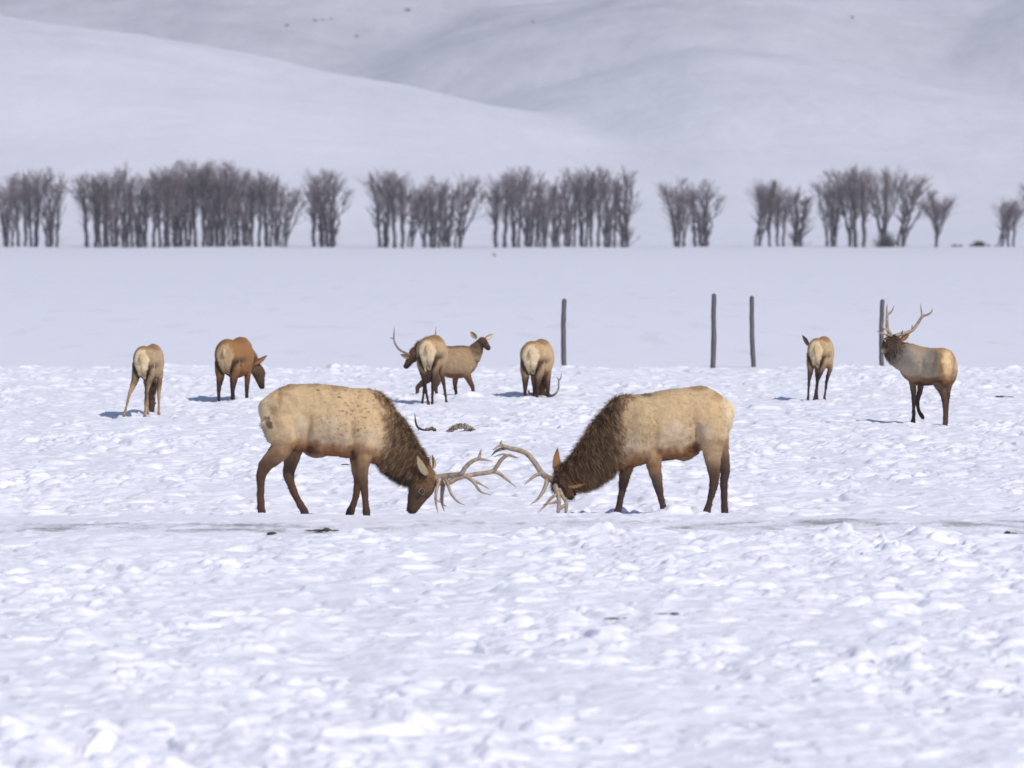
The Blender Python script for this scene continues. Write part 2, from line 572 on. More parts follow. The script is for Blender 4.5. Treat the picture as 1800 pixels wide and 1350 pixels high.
def blades(P, Nn, flow, length, width, cols, rng, lift=0.45, jit=0.35):
    n = len(P)
    d = flow * (1 - lift) + Nn * lift + rng.normal(0, jit, (n, 3)) * 0.5
    d /= np.linalg.norm(d, axis=1)[:, None] + 1e-9
    s = np.cross(d, rng.normal(0, 1, (n, 3)))
    s /= np.linalg.norm(s, axis=1)[:, None] + 1e-9
    l = length * (0.55 + 0.9 * rng.rand(n))[:, None] if np.isscalar(length) else (length * (0.55 + 0.9 * rng.rand(n)))[:, None]
    b = P - Nn * 0.004
    mid = b + d * l * 0.55
    tip = b + d * l + flow * l * 0.25 + np.array([0, 0, -0.12]) * l
    V = np.stack([b - s * width, b + s * width, mid + s * width * 0.7, mid - s * width * 0.7, tip], 1).reshape(-1, 3)
    k = np.arange(n) * 5
    Fa = np.concatenate([np.stack([k, k + 1, k + 2], 1), np.stack([k, k + 2, k + 3], 1), np.stack([k + 3, k + 2, k + 4], 1)])
    return V, Fa, np.repeat(cols, 5, 0)


class Elk:
    """body is one continuous surface grown from tapering lofts; local axes: x image-right, y away, z up"""

    def __init__(self, px, d, label, group=None, sink=0.0, lat=(0, 1, 0), cat="elk"):
        self.loc = (at(px, d), d, -sink)
        self.root = empty("elk", self.loc)
        tag(self.root, label, cat, "elk on the snowfield")
        self.parts = []; self.samp = []; self.lat = np.array(lat, float)

    def add(self, rows, cols, region, lat=None, seg=20, n=4, up=None):
        """rows x y z a b ; cols list of colour keys per row"""
        R = np.asarray(rows, float)
        self.parts.append(loft(R, lat, seg, n, up))
        S = resample(R, 6)
        cc = np.array([C[c] if isinstance(c, str) else np.array(c) for c in (cols if len(cols) == len(R) and not isinstance(cols, str) else [cols] * len(R))])
        t = np.linspace(0, len(R) - 1, len(S))
        Cc = np.stack([np.interp(t, np.arange(len(R)), cc[:, k]) for k in range(3)], 1)
        for s, c in zip(S, Cc):
            self.samp.append((s[0], s[1], s[2], s[3], s[4], c[0], c[1], c[2], region))

    def build(self, voxel=0.013, paint=None, seed=1, mane=4000, coat=7000, manelen=0.06, name="body", muscles=(), manemask=None):
        V, Fa = join(self.parts)
        me = remesh("elk_body", V, Fa, voxel)
        V, Fa = mesh_arrays(me)
        vn, fn = vnormals(V, Fa)
        # slight unevenness of the winter coat
        V = V + vn * (0.006 * perlin(V[:, 0] * 14 + V[:, 1] * 9, V[:, 2] * 14 + V[:, 1] * 5, seed))[:, None]
        # muscle and bone relief: (centre, radii x z, tilt, amount)
        for c, rx, rz, tilt, amt in muscles:
            dx = V[:, 0] - c[0]; dz = V[:, 2] - c[2]
            ca, sa = math.cos(tilt), math.sin(tilt)
            q = ((dx * ca + dz * sa) / rx) ** 2 + ((-dx * sa + dz * ca) / rz) ** 2
            V = V + vn * (amt * np.exp(-q) * sstep(0.15, 0.6, np.abs(vn[:, 1])))[:, None]
        me.vertices.foreach_set("co", V.astype(np.float32).ravel())
        S = np.array(self.samp)
        reg = S[:, 8].astype(int)
        cols = np.zeros((len(V), 3)); rw = np.zeros((len(V), 5)); near = np.zeros(len(V), int)
        rad = np.minimum(S[:, 3], S[:, 4]) * 0.4 + 0.6 * np.maximum(S[:, 3], S[:, 4])
        for i in range(0, len(V), 6000):
            v = V[i:i + 6000]
            q = np.linalg.norm(v[:, None, :] - S[None, :, :3], axis=2) / (rad[None, :] + 0.012)
            w = np.exp(-5 * (q - q.min(1)[:, None]))
            ws = w / w.sum(1)[:, None]
            cols[i:i + 6000] = ws @ S[:, 5:8]
            for r in range(5):
                rw[i:i + 6000, r] = ws[:, reg == r].sum(1)
            tq = np.where(reg[None, :] == 0, q, 99)
            near[i:i + 6000] = tq.argmin(1)
        if manemask is not None:
            mk = manemask(V)
            stay = np.clip(1 - rw[:, 3] - rw[:, 4] - rw[:, 2], 0, 1)
            rw[:, 0] = np.where(mk > 0.5, rw[:, 0] * (1 - mk), rw[:, 0] + rw[:, 1] * (1 - mk))
            rw[:, 1] = np.clip(mk * stay, 0, 1)
            edge = np.exp(-((mk - 0.5) / 0.28) ** 2)
            cols = mixc(cols, C['T'], (1 - mk) * stay)
            cols = mixc(cols, C['N'] * 0.9, mk * stay * 0.9)
            cols = mixc(cols, C['W'] * 0.9, edge * stay * 0.5)
        rel = (V[:, 2] - S[near, 2]) / S[near, 4]      # -1 belly .. +1 back on the trunk
        if paint is not None:
            cols = paint(self, V, vn, cols, rw, rel)
        nz = perlin(V[:, 0] * 9 + 3.1 * V[:, 1], V[:, 2] * 9 - V[:, 1] * 2.3, seed + 3) * 0.10 + perlin(V[:, 0] * 30 + 11 * V[:, 1], V[:, 2] * 22, seed + 4) * 0.05
        cols = np.clip(cols * (1 + nz)[:, None], 0.008, 0.9)
        set_cols(me, cols)
        self.body = obj(name, me, M_FUR, self.root)
        rng = np.random.RandomState(seed)
        area = np.linalg.norm(fn, axis=1)
        cen = V[Fa].mean(1); cn = fn / (area[:, None] + 1e-12)
        fr = rw[Fa].mean(1); fc = cols[Fa].mean(1)
        if mane:
            p = area * np.clip(fr[:, 1] - (0.25 if manemask is None else 0.0), 0, 1)
            idx = rng.choice(len(Fa), mane, p=p / p.sum())
            P = cen[idx] + rng.normal(0, 0.006, (mane, 3))
            base = fc[idx] * (0.45 + 1.25 * rng.rand(mane) ** 1.3)[:, None]
            lock = perlin(P[:, 0] * 22 + P[:, 1] * 9, P[:, 2] * 13, seed + 9) + 0.6 * perlin(P[:, 0] * 55, P[:, 2] * 30, seed + 10)
            base = base * np.clip(1 + 0.75 * lock, 0.35, 1.9)[:, None]
            gold = rng.rand(mane) < 0.18 + 0.25 * np.clip(lock, 0, 1)
            base[gold] = base[gold] * 0.4 + C['W'] * 0.55
            fl = np.array(self.neckflow)
            fl = fl / np.linalg.norm(fl)
            flow = np.tile(fl, (mane, 1)); flow -= cn[idx] * np.sum(flow * cn[idx], 1)[:, None]
            ln = manelen * (0.5 + 0.9 * np.clip(fr[idx, 1], 0, 1))
            Vb, Fb, Cb = blades(P, cn[idx], flow, ln, 0.0024, base, rng, 0.20, 0.36)
            obj("mane", mesh_from("mane", Vb, Fb, Cb), M_HAIR, self.root)
        if coat:
            p = area * np.clip(1.0 - fr[:, 1] * 0.8 - 0.75 * (fr[:, 3] + fr[:, 4]), 0.05, 1)
            idx = rng.choice(len(Fa), coat, p=p / p.sum())
            P = cen[idx]
            base = fc[idx] * (0.86 + 0.26 * rng.rand(coat))[:, None]
            base = base * np.clip(1 + 0.13 * perlin(P[:, 0] * 30 + P[:, 1] * 12, P[:, 2] * 12, seed + 12), 0.7, 1.2)[:, None]
            fl = np.array(self.coatflow); fl = fl / np.linalg.norm(fl)
            flow = np.tile(fl, (coat, 1)); flow -= cn[idx] * np.sum(flow * cn[idx], 1)[:, None]
            Vb, Fb, Cb = blades(P, cn[idx], flow, 0.026, 0.0032, base, rng, 0.14, 0.22)
            obj("coat", mesh_from("coat", Vb, Fb, Cb), M_HAIR, self.root)

    def ear(self, base, tip, w, face, c1='H', c2='W'):
        """leaf-shaped cupped ear from base to tip; face = direction the cup opens to"""
        b = np.array(base, float); t = np.array(tip, float); f = np.array(face, float)
        ax = t - b; Ln = np.linalg.norm(ax); ax /= Ln
        f = f - ax * f.dot(ax); f /= np.linalg.norm(f)
        s = np.cross(ax, f)
        V, cols = [], []
        prof = [(0, .45), (.12, .75), (.3, 1), (.5, .97), (.7, .74), (.87, .38), (1, .04)]
        K = 8
        for side in (1, 0):
            for t_, wv in prof:
                for k in range(K + 1):
                    a = (k / K - 0.5) * 2
                    p = b + ax * Ln * t_ + s * a * w * wv + f * (a * a * w * wv * 0.75) - f * (w * 0.14 * (1 - side) + 0.0)
                    V.append(p)
                    cols.append(C[c2] if side and abs(a) < 0.85 else C[c1] * (0.7 if t_ > 0.85 else 1))
        V = np.array(V); m = len(prof) * (K + 1); Fa = []
        for i in range(len(prof) - 1):
            for k in range(K):
                a = i * (K + 1) + k
                Fa += [(a, a + 1, a + K + 2), (a, a + K + 2, a + K + 1)]
                a += m
                Fa += [(a, a + K + 2, a + 1), (a, a + K + 1, a + K + 2)]
        for i in range(len(prof) - 1):
            for k in (0, K):
                a = i * (K + 1) + k
                Fa += [(a, a + K + 1, a + K + 1 + m), (a, a + K + 1 + m, a + m)]
        o = obj("ear", mesh_from("ear", V, Fa, np.array(cols)), M_HAIR, self.root)
        return o

    def eye(self, p, r=0.022, out=None):
        th = []
        V, Fa = loft([(p[0], p[1] - r, p[2], r * .2, r * .2), (p[0], p[1] - r * .6, p[2], r * .8, r * .8), (p[0], p[1], p[2], r, r), (p[0], p[1] + r * .6, p[2], r * .8, r * .8), (p[0], p[1] + r, p[2], r * .2, r * .2)], (1, 0, 0), 12, 2)
        obj("eye", mesh_from("eye", V, Fa), M_EYE, self.root)

    def antler(self, paths, mat=None, seg=8):
        paths = [[(*p[:3], p[3] * (1.35 if p[3] > .006 else 1.0)) for p in q] for q in paths]
        V, Fa = tubes(paths, seg, 4)
        obj("antler", mesh_from("antler", V, Fa), mat or M_ANTLER, self.root)

    def tail(self, rows, col='C'):
        R = np.asarray(rows, float)
        V, Fa = loft(R, (1, 0, 0), 10, 3)
        obj("tail", mesh_from("tail", V, Fa, np.tile(C[col], (len(V), 1))), M_FUR, self.root)


def mixc(cols, target, w):
    w = np.clip(w, 0, 1)[:, None]
    return cols * (1 - w) + np.asarray(target) * w


# ------------------------------------------------------------------ the two sparring bulls in front
S1 = 4.5 * 162.0


def tr1(cx0, cyg, z0, s=S1):
    def f(cx, cy, y=0.0):
        return ((cx - cx0) / s, y, (cyg - cy) / s + z0)
    return f


def torso_rows(f, lst, yc=0.0):
    out = []
    for cx, top, bot, a in lst:
        p = f(cx, (top + bot) / 2, yc)
        q = f(cx, top, yc)
        out.append((p[0], p[1], p[2], a, q[2] - p[2]))
    return out


def leg_rows(f, lst, y0, y1=None, s=S1):
    """lst: cx cy b(fore-aft half, m) a(lateral half, m)"""
    y1 = y0 if y1 is None else y1
    n = len(lst); out = []
    for i, (cx, cy, b, a) in enumerate(lst):
        y = y0 + (y1 - y0) * i / (n - 1)
        p = f(cx, cy, y)
        out.append((*p, a, b))
    return out


def paint_bull(dark=1.0, rump_x=None, rump_sign=-1):
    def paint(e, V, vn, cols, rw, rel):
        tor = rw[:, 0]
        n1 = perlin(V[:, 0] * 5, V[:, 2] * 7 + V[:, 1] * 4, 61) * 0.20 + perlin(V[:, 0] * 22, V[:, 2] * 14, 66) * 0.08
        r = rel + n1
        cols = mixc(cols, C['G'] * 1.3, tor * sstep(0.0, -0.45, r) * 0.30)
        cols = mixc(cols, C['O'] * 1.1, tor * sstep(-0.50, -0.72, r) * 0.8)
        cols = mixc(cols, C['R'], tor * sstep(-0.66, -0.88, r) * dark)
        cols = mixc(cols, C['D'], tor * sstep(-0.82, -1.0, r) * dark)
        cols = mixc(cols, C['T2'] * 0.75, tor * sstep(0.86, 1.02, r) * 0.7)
        # brown fur of the groin, armpit, haunch edge and spine
        for c, rx, rz, key, am in getattr(e, 'patches', ()):
            q = ((V[:, 0] - c[0]) / rx) ** 2 + ((V[:, 2] - c[2]) / rz) ** 2 + 0.5 * perlin(V[:, 0] * 18, V[:, 2] * 18, 95)
            cols = mixc(cols, C[key], sstep(1.5, 0.0, q) * am * (1 - rw[:, 1]))
        # darker tufts of moulting coat along shoulder and back
        n2 = perlin(V[:, 0] * 24, V[:, 2] * 30 + V[:, 1] * 9, 62) + 0.6 * perlin(V[:, 0] * 60, V[:, 2] * 70, 63)
        zone = e.scruff(V)
        cols = mixc(cols, C['D'] * 1.6, tor * zone * sstep(0.42, 0.75, n2) * 0.75)
        if rump_x is not None:
            w = sstep(rump_x, rump_x + 0.10 * rump_sign, V[:, 0]) * sstep(0.7, 0.86, V[:, 2]) * tor
            cols = mixc(cols, C['C'] * 1.0, w * 0.75)
        return cols
    return paint


# ---- left bull, facing right
d1 = 56.0
f = tr1(560, 1165, -0.045)
e = Elk(430 + 560 / 4.5, d1, "pale tan sparring bull elk on the left, brown neck lowered, muzzle touching the snow", lat=(0, 1, 0))
e.add(torso_rows(f, [(108, 285, 350, .03), (135, 245, 470, .11), (185, 205, 590, .175), (260, 160, 650, .215), (350, 124, 668, .235), (450, 122, 672, .25), (580, 120, 688, .27), (720, 132, 708, .285), (850, 155, 728, .275), (960, 158, 748, .24), (1045, 180, 765, .205), (1105, 215, 755, .175), (1165, 285, 730, .135), (1215, 370, 690, .08)]),
      ['C', 'C', 'T', 'T', 'T', 'T', 'T', 'T', 'T', 'T', 'T', 'T2', 'W', 'N'], 0, (0, 1, 0), 28, 4, (0, 0, 1))
e.add([(*f(470, 640), .05, .04), (*f(530, 690), .045, .035), (*f(590, 700), .035, .03), (*f(660, 690), .02, .02)], ['R', 'D', 'D', 'R'], 4, (0, 1, 0))
# neck
e.add([(*f(1030, 470), .17, .28), (*f(1095, 540), .165, .285), (*f(1172, 622), .145, .265), (*f(1262, 722), .125, .222), (*f(1348, 805), .11, .19), (*f(1412, 872), .095, .155)],
      ['T', 'W', 'N', 'N', 'N', 'H'], 1, (0, 1, 0), 24)
# head, turned a little to the camera
hl = np.array([0.5, 0.85, 0.12]); hl /= np.linalg.norm(hl)
e.add([(*f(1470, 800), .075, .07), (*f(1440, 880), .098, .14), (*f(1412, 960), .10, .150), (*f(1378, 1035), .075, .113), (*f(1352, 1095), .058, .085), (*f(1338, 1135), .052, .068), (*f(1332, 1158), .04, .05)],
      ['O', 'O', 'H', 'H', 'H', 'D', 'K'], 2, hl, 20)
# legs: near hind, far hind, near front, far front
e.add(leg_rows(f, [(255, 400, .20, .125), (285, 520, .175, .125), (300, 610, .135, .09), (240, 695, .105, .068), (165, 770, .080, .052), (132, 840, .060, .042), (122, 910, .049, .037), (122, 1010, .043, .033), (125, 1100, .043, .034), (132, 1165, .048, .038), (134, 1260, .048, .04)], -.165, -.13),
      ['T', 'T', 'O', 'L', 'L', 'L', 'L', 'L', 'L', 'LD', 'K'], 3, (0, 1, 0))
e.add(leg_rows(f, [(350, 520, .15, .10), (375, 620, .125, .085), (368, 700, .098, .066), (352, 780, .080, .05), (338, 860, .066, .042), (358, 940, .050, .036), (395, 1030, .042, .033), (435, 1105, .043, .034), (465, 1160, .048, .038), (490, 1250, .048, .04)], .12, .14),
      ['T', 'O', 'LD', 'LD', 'L', 'L', 'L', 'L', 'LD', 'K'], 4, (0, 1, 0))
e.add(leg_rows(f, [(985, 480, .15, .09), (970, 600, .13, .085), (952, 700, .095, .065), (944, 790, .070, .052), (942, 870, .063, .048), (952, 950, .050, .040), (962, 1040, .038, .032), (968, 1110, .039, .034), (974, 1165, .044, .038), (976, 1260, .044, .04)], -.15, -.13),
      ['T', 'T', 'O', 'L', 'L', 'L', 'L', 'L', 'LD', 'K'], 3, (0, 1, 0))
e.add(leg_rows(f, [(900, 560, .11, .08), (890, 680, .085, .06), (886, 790, .066, .05), (900, 890, .054, .044), (895, 960, .046, .038), (876, 1050, .037, .032), (855, 1115, .040, .034), (838, 1155, .048, .038), (812, 1250, .044, .04)], .13, .14),
      ['T', 'L', 'O', 'L', 'L', 'L', 'L', 'LD', 'K'], 4, (0, 1, 0))
e.neckflow = (-0.45, 0, -0.45); e.coatflow = (-1, 0, -0.45)
e.scruff = lambda V: sstep(-0.05, 0.3, V[:, 0]) * (1 - sstep(0.62, 0.85, V[:, 0])) * sstep(0.72, 0.85, V[:, 2]) + 0.5 * sstep(-0.35, -0.5, V[:, 0])
e.patches = [(f(545, 610), .10, .07, 'R', .8), (f(520, 650), .06, .05, 'D', .8), (f(860, 660), .06, .09, 'R', .8), (f(865, 690), .03, .07, 'D', .85), (f(700, 680), .18, .03, 'R', .6),
             (f(280, 230), .03, .13, 'O', .5), (f(330, 150), .10, .03, 'O', .6), (f(700, 150), .12, .03, 'O', .35), (f(1010, 660), .08, .07, 'O', .6), (f(420, 600), .06, .06, 'O', .5),
             (f(690, 430), .16, .10, 'G2', .45), (f(440, 430), .07, .13, 'G2', .4), (f(1000, 520), .10, .10, 'G2', .4), (f(585, 170), .025, .010, 'D', .9), (f(1150, 240), .03, .10, 'O', .5)]
pb = paint_bull(1.0, -0.47, -1)


def paint_left(e, V, vn, cols, rw, rel):
    cols = pb(e, V, vn, cols, rw, rel)
    c = f(195, 440)
    q = ((V[:, 0] - c[0] + 0.25 * (V[:, 2] - c[2])) / 0.045) ** 2 + ((V[:, 2] - c[2]) / 0.085) ** 2 + 0.9 * perlin(V[:, 0] * 26, V[:, 2] * 22, 77)
    cols = mixc(cols, C['D'], sstep(1.3, 0.1, q) * (V[:, 1] < 0) * 0.8)
    c = f(150, 560)
    q = ((V[:, 0] - c[0]) / 0.05) ** 2 + ((V[:, 2] - c[2]) / 0.15) ** 2
    cols = mixc(cols, C['G'] * 0.8, sstep(1.4, 0.5, q) * 0.7)
    # dark throat fur with painted shade under the jaw, light flank ridge
    c = f(1250, 880)
    q = ((V[:, 0] - c[0]) / 0.14) ** 2 + ((V[:, 2] - c[2]) / 0.09) ** 2
    cols = mixc(cols, C['K'], sstep(1.6, 0.3, q) * 0.8)
    ex = f(1420, 985)
    q = np.hypot(V[:, 0] - ex[0], V[:, 2] - ex[2])
    cols = mixc(cols, C['G'], (np.abs(q - 0.030) < 0.009) * (V[:, 1] < 0) * 0.35)
    return cols


def crop_mask(cys, cxs, x0, yg, z0, sign, soft=95.0):
    def m(V):
        cy = yg - (V[:, 2] - z0) * S1; cx = x0 + V[:, 0] * S1
        b = np.interp(cy, cys, cxs) + 45 * perlin(V[:, 0] * 16, V[:, 2] * 22, 91)
        return sstep(-soft, soft, sign * (cx - b))
    return m


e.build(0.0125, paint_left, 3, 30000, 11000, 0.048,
        muscles=[(f(330, 400), .16, .17, 0, .028), (f(385, 560), .07, .12, .5, .02), (f(510, 500), .035, .16, -.12, -.030), (f(970, 470), .10, .20, .25, .026), (f(868, 560), .04, .16, .1, -.026), (f(370, 190), .08, .05, 0, .012),
                 (f(690, 400), .16, .16, 0, .014), (f(1080, 380), .05, .17, .5, -.014), (f(215, 380), .05, .15, .2, -.014), (f(1000, 620), .09, .06, 0, .018)],
        manemask=crop_mask([150, 200, 330, 600, 720, 800, 900], [1040, 1075, 1165, 1170, 1100, 1060, 1000], 560, 1165, -0.045, 1))
e.ear(f(1462, 850, -.115), f(1385, 698, -.23), 0.046, (-0.35, -0.9, -0.1), 'W', 'C')
e.ear(f(1505, 800, .06), f(1500, 700, .15), 0.04, (0.9, -0.3, 0), 'O', 'W')
e.eye(f(1420, 985, -.118), 0.024)
e.eye(f(1512, 935, -.015), 0.022)


def g3(px, py, y=0.0, cx=430 + 560 / 4.5, dref=d1):
    """pixel of the photograph -> local point in the vertical plane y"""
    k = (dref + y) / dref
    X = (px - cx) / 162.0; Z = (908.9 - py) / 162.0 - 0.045
    return (X, y, Z)


def ap(lst, cx=430 + 560 / 4.5):
    """lst: X Y(in the 5x crop at 690,760) depth radius"""
    return [(*g3(690 + a / 5.0, 760 + b / 5.0, y, cx), r) for a, b, y, r in lst]


e.antler([ap(q) for q in [
    [(385, 440, -.02, .034), (425, 425, -.05, .030), (480, 412, -.07, .026), (550, 400, -.12, .023), (625, 385, -.18, .021), (660, 335, -.21, .019), (700, 290, -.22, .018), (745, 262, -.22, .017), (785, 245, -.21, .015), (797, 205, -.20, .010), (807, 165, -.19, .004)],
    [(780, 250, -.21, .013), (840, 258, -.22, .010), (912, 272, -.24, .003)],
    [(640, 390, -.18, .018), (700, 425, -.2, .016), (750, 470, -.22, .013), (800, 540, -.24, .010), (895, 572, -.26, .003)],
    [(730, 440, -.21, .012), (790, 470, -.18, .010), (875, 520, -.15, .003)],
    [(485, 415, -.07, .018), (510, 490, -.12, .014), (545, 575, -.17, .011), (600, 635, -.20, .008), (662, 662, -.22, .003)],
    [(435, 430, -.07, .018), (415, 500, -.14, .014), (400, 580, -.18, .012), (405, 660, -.20, .009), (422, 732, -.20, .003)],
]], M_ANTLER, 9)
e.antler([ap(q) for q in [
    [(395, 480, .02, .032), (460, 462, .04, .028), (520, 470, .08, .024), (590, 435, .12, .022), (700, 412, .18, .020), (800, 398, .22, .019), (905, 380, .26, .019), (945, 335, .26, .017), (985, 275, .25, .016), (1045, 233, .24, .013), (1095, 245, .22, .009), (1138, 256, .2, .003)],
    [(905, 380, .26, .017), (965, 400, .28, .014), (1035, 455, .3, .011), (1115, 522, .32, .003)],
    [(1045, 235, .24, .011), (990, 225, .26, .008), (920, 250, .28, .003)],
    [(470, 465, .04, .022), (458, 540, .0, .018), (455, 640, -.02, .013), (462, 680, -.02, .009), (475, 728, -.02, .003)],
    [(455, 600, -.02, .011), (430, 640, -.05, .007), (410, 620, -.06, .003)],
    [(445, 640, -.02, .010), (470, 670, -.0, .007), (497, 686, .02, .003)],
]], M_ANTLER, 9)
e.tail([(*f(145, 260), .03, .03), (*f(118, 305), .03, .025), (*f(118, 360), .022, .02), (*f(126, 400), .01, .01)])

# ---- right bull, facing left
d2 = 56.2
f = tr1(1150, 1150, -0.05)
CX2 = 930 + 1150 / 4.5
e = Elk(CX2, d2, "cream sparring bull elk on the right, shaggy dark neck, head twisted down", lat=(0, 1, 0))
e.add(torso_rows(f, [(1626, 320, 390, .03), (1604, 272, 470, .12), (1550, 215, 560, .18), (1470, 160, 610, .215), (1385, 122, 640, .235), (1300, 128, 665, .25), (1210, 142, 705, .265), (1100, 152, 728, .28), (980, 175, 745, .28), (870, 190, 770, .25), (785, 196, 790, .21), (720, 205, 805, .18), (660, 238, 800, .15), (610, 290, 770, .11), (575, 350, 720, .06)]),
      ['C', 'C', 'T', 'T', 'T', 'T', 'T', 'T', 'T', 'T', 'T', 'W', 'N', 'N', 'N'], 0, (0, 1, 0), 28, 4, (0, 0, 1))
e.add([(*f(1330, 640), .05, .05), (*f(1270, 690), .045, .04), (*f(1220, 712), .035, .03), (*f(1150, 700), .02, .02)], ['R', 'D', 'D', 'R'], 4, (0, 1, 0))
e.add([(*f(740, 500), .185, .30), (*f(665, 555), .175, .295), (*f(590, 635), .155, .262), (*f(510, 715), .135, .235), (*f(420, 800), .12, .20), (*f(335, 855), .11, .165), (*f(262, 880), .11, .155), (*f(215, 895), .08, .10)],
      ['W', 'N', 'N', 'N', 'N', 'D', 'D', 'D'], 1, (0, 1, 0), 24)
# head rolled over: upper ear on the far side
L2 = np.array([-0.5, 0.4, 0.75]); L2 /= np.linalg.norm(L2)
D2 = np.array([0.30, 0.80, -0.40]); D2 -= L2 * D2.dot(L2); D2 /= np.linalg.norm(D2)
hb = np.array(f(235, 900, -.10))
e.add([(*(hb - D2 * 0.02), .07, .07), (*(hb + D2 * .06), .095, .11), (*(hb + D2 * .17), .10, .118), (*(hb + D2 * .28), .075, .095), (*(hb + D2 * .38), .058, .075), (*(hb + D2 * .45), .05, .06), (*(hb + D2 * .49), .035, .045)],
      ['D', 'D', 'D', 'D', 'D', 'D', 'K'], 2, L2, 20)
# jaw and cheek seen below
e.add([(*f(330, 915, -.12), .06, .045), (*f(290, 955, -.10), .055, .045), (*f(300, 1000, -.04), .045, .045), (*f(312, 1032, .02), .035, .035)], ['D', 'O', 'D', 'K'], 2, (0, 1, 0))
e.add(leg_rows(f, [(1440, 400, .20, .125), (1455, 520, .165, .125), (1455, 610, .13, .088), (1455, 690, .102, .068), (1460, 770, .078, .055), (1470, 850, .062, .045), (1462, 930, .050, .038), (1443, 1010, .040, .033), (1425, 1080, .038, .033), (1410, 1140, .046, .038), (1395, 1240, .046, .04)], -.165, -.14),
      ['T', 'T', 'T', 'W', 'L', 'L', 'LD', 'LD', 'LD', 'LD', 'K'], 3, (0, 1, 0))
e.add(leg_rows(f, [(1500, 520, .13, .09), (1525, 640, .10, .075), (1548, 730, .075, .055), (1565, 810, .060, .042), (1560, 880, .050, .038), (1556, 960, .044, .034), (1558, 1050, .038, .033), (1560, 1140, .044, .038), (1562, 1240, .045, .04)], .12, .14),
      ['T', 'LD', 'LD', 'LD', 'LD', 'LD', 'LD', 'LD', 'K'], 4, (0, 1, 0))
e.add(leg_rows(f, [(940, 500, .15, .10), (955, 600, .12, .09), (975, 690, .095, .07), (985, 780, .080, .056), (1003, 860, .066, .05), (1020, 940, .052, .042), (1038, 1020, .040, .033), (1055, 1090, .038, .034), (1075, 1140, .046, .038), (1100, 1240, .045, .04)], -.14, -.14),
      ['T', 'T', 'O', 'LD', 'LD', 'LD', 'LD', 'LD', 'LD', 'K'], 3, (0, 1, 0))
e.add(leg_rows(f, [(790, 620, .12, .09), (775, 740, .095, .068), (755, 830, .070, .052), (742, 910, .056, .044), (728, 990, .042, .036), (712, 1070, .036, .032), (698, 1130, .042, .036), (690, 1160, .046, .038), (675, 1240, .044, .04)], .13, .15),
      ['T2', 'LD', 'LD', 'LD', 'LD', 'LD', 'LD', 'LD', 'K'], 4, (0, 1, 0))
e.neckflow = (0.35, 0, -0.45); e.coatflow = (1, 0, -0.45)
e.patches = [(f(1290, 630), .08, .06, 'R', .8), (f(1320, 620), .05, .07, 'D', .8), (f(1180, 690), .16, .035, 'R', .7), (f(1025, 660), .035, .07, 'R', .8), (f(940, 770), .15, .05, 'R', .6), (f(860, 730), .12, .05, 'O', .6),
             (f(1500, 200), .08, .06, 'O', .45), (f(1330, 145), .10, .025, 'O', .5), (f(920, 195), .07, .02, 'D', .6), (f(800, 230), .07, .03, 'O', .4), (f(1560, 420), .05, .10, 'O', .25),
             (f(1150, 470), .15, .12, 'G2', .5), (f(1380, 470), .09, .12, 'G2', .4), (f(800, 560), .10, .10, 'G2', .35)]
e.scruff = lambda V: sstep(-0.30, -0.45, V[:, 0]) * (1 - sstep(-0.62, -0.8, V[:, 0])) * 0.55
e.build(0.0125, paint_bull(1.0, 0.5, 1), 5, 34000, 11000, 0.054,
        muscles=[(f(1450, 380), .16, .18, 0, .026), (f(1400, 560), .07, .11, -.4, .018), (f(1318, 470), .035, .17, .15, -.030), (f(880, 430), .11, .20, -.3, .028), (f(985, 560), .04, .17, -.15, -.028), (f(1400, 180), .08, .05, 0, .012),
                 (f(1140, 430), .16, .16, 0, .014), (f(1560, 380), .05, .15, -.2, -.012), (f(860, 640), .10, .06, 0, .018)],
        manemask=crop_mask([150, 210, 330, 600, 800, 900], [790, 745, 690, 700, 690, 760], 1150, 1150, -0.05, -1))
e.ear(f(212, 850, .03), f(206, 628, .12), 0.05, (-0.45, 0.85, 0.0), 'O', 'W')
e.ear(f(300, 930, -.215), f(428, 905, -.31), 0.034, (0.15, 0.1, -1), 'O', 'W')
e.eye(f(245, 985, -.16), 0.022)
e.antler([ap(q, CX2) for q in [
    [(1395, 455, -.02, .032), (1350, 440, .0, .028), (1290, 398, .03, .024), (1222, 300, .06, .022), (1150, 220, .08, .021), (1070, 188, .08, .021), (1010, 176, .08, .019), (965, 160, .07, .017), (925, 140, .06, .014), (918, 120, .05, .009), (930, 97, .04, .003)],
    [(925, 142, .06, .012), (890, 155, .04, .009), (848, 185, .02, .003)],
    [(975, 168, .07, .016), (915, 182, .12, .014), (870, 205, .16, .011), (830, 247, .2, .003)],
    [(1280, 398, .03, .018), (1235, 412, -.02, .014), (1185, 445, -.07, .011), (1130, 492, -.12, .003)],
    [(1340, 440, .0, .022), (1315, 520, -.05, .017), (1275, 590, -.1, .013), (1235, 635, -.14, .009), (1182, 668, -.18, .003)],
]], M_ANTLER, 9)
e.antler([ap(q, CX2) for q in [
    [(1405, 500, -.12, .024), (1428, 570, -.20, .019), (1440, 640, -.22, .017), (1436, 700, -.22, .016), (1432, 760, -.22, .015), (1430, 800, -.22, .012)],
    [(1440, 530, -.16, .018), (1470, 590, -.2, .016), (1502, 640, -.24, .015), (1505, 700, -.24, .014), (1495, 770, -.24, .012)],
    [(1440, 700, -.22, .016), (1470, 690, -.23, .015), (1505, 665, -.24, .014)],
    [(1430, 570, -.2, .014), (1380, 600, -.23, .013), (1325, 660, -.26, .011), (1255, 735, -.3, .003)],
    [(1425, 640, -.22, .014), (1380, 650, -.25, .011), (1340, 655, -.27, .008), (1298, 662, -.28, .003)],
]], M_ANTLER, 9)
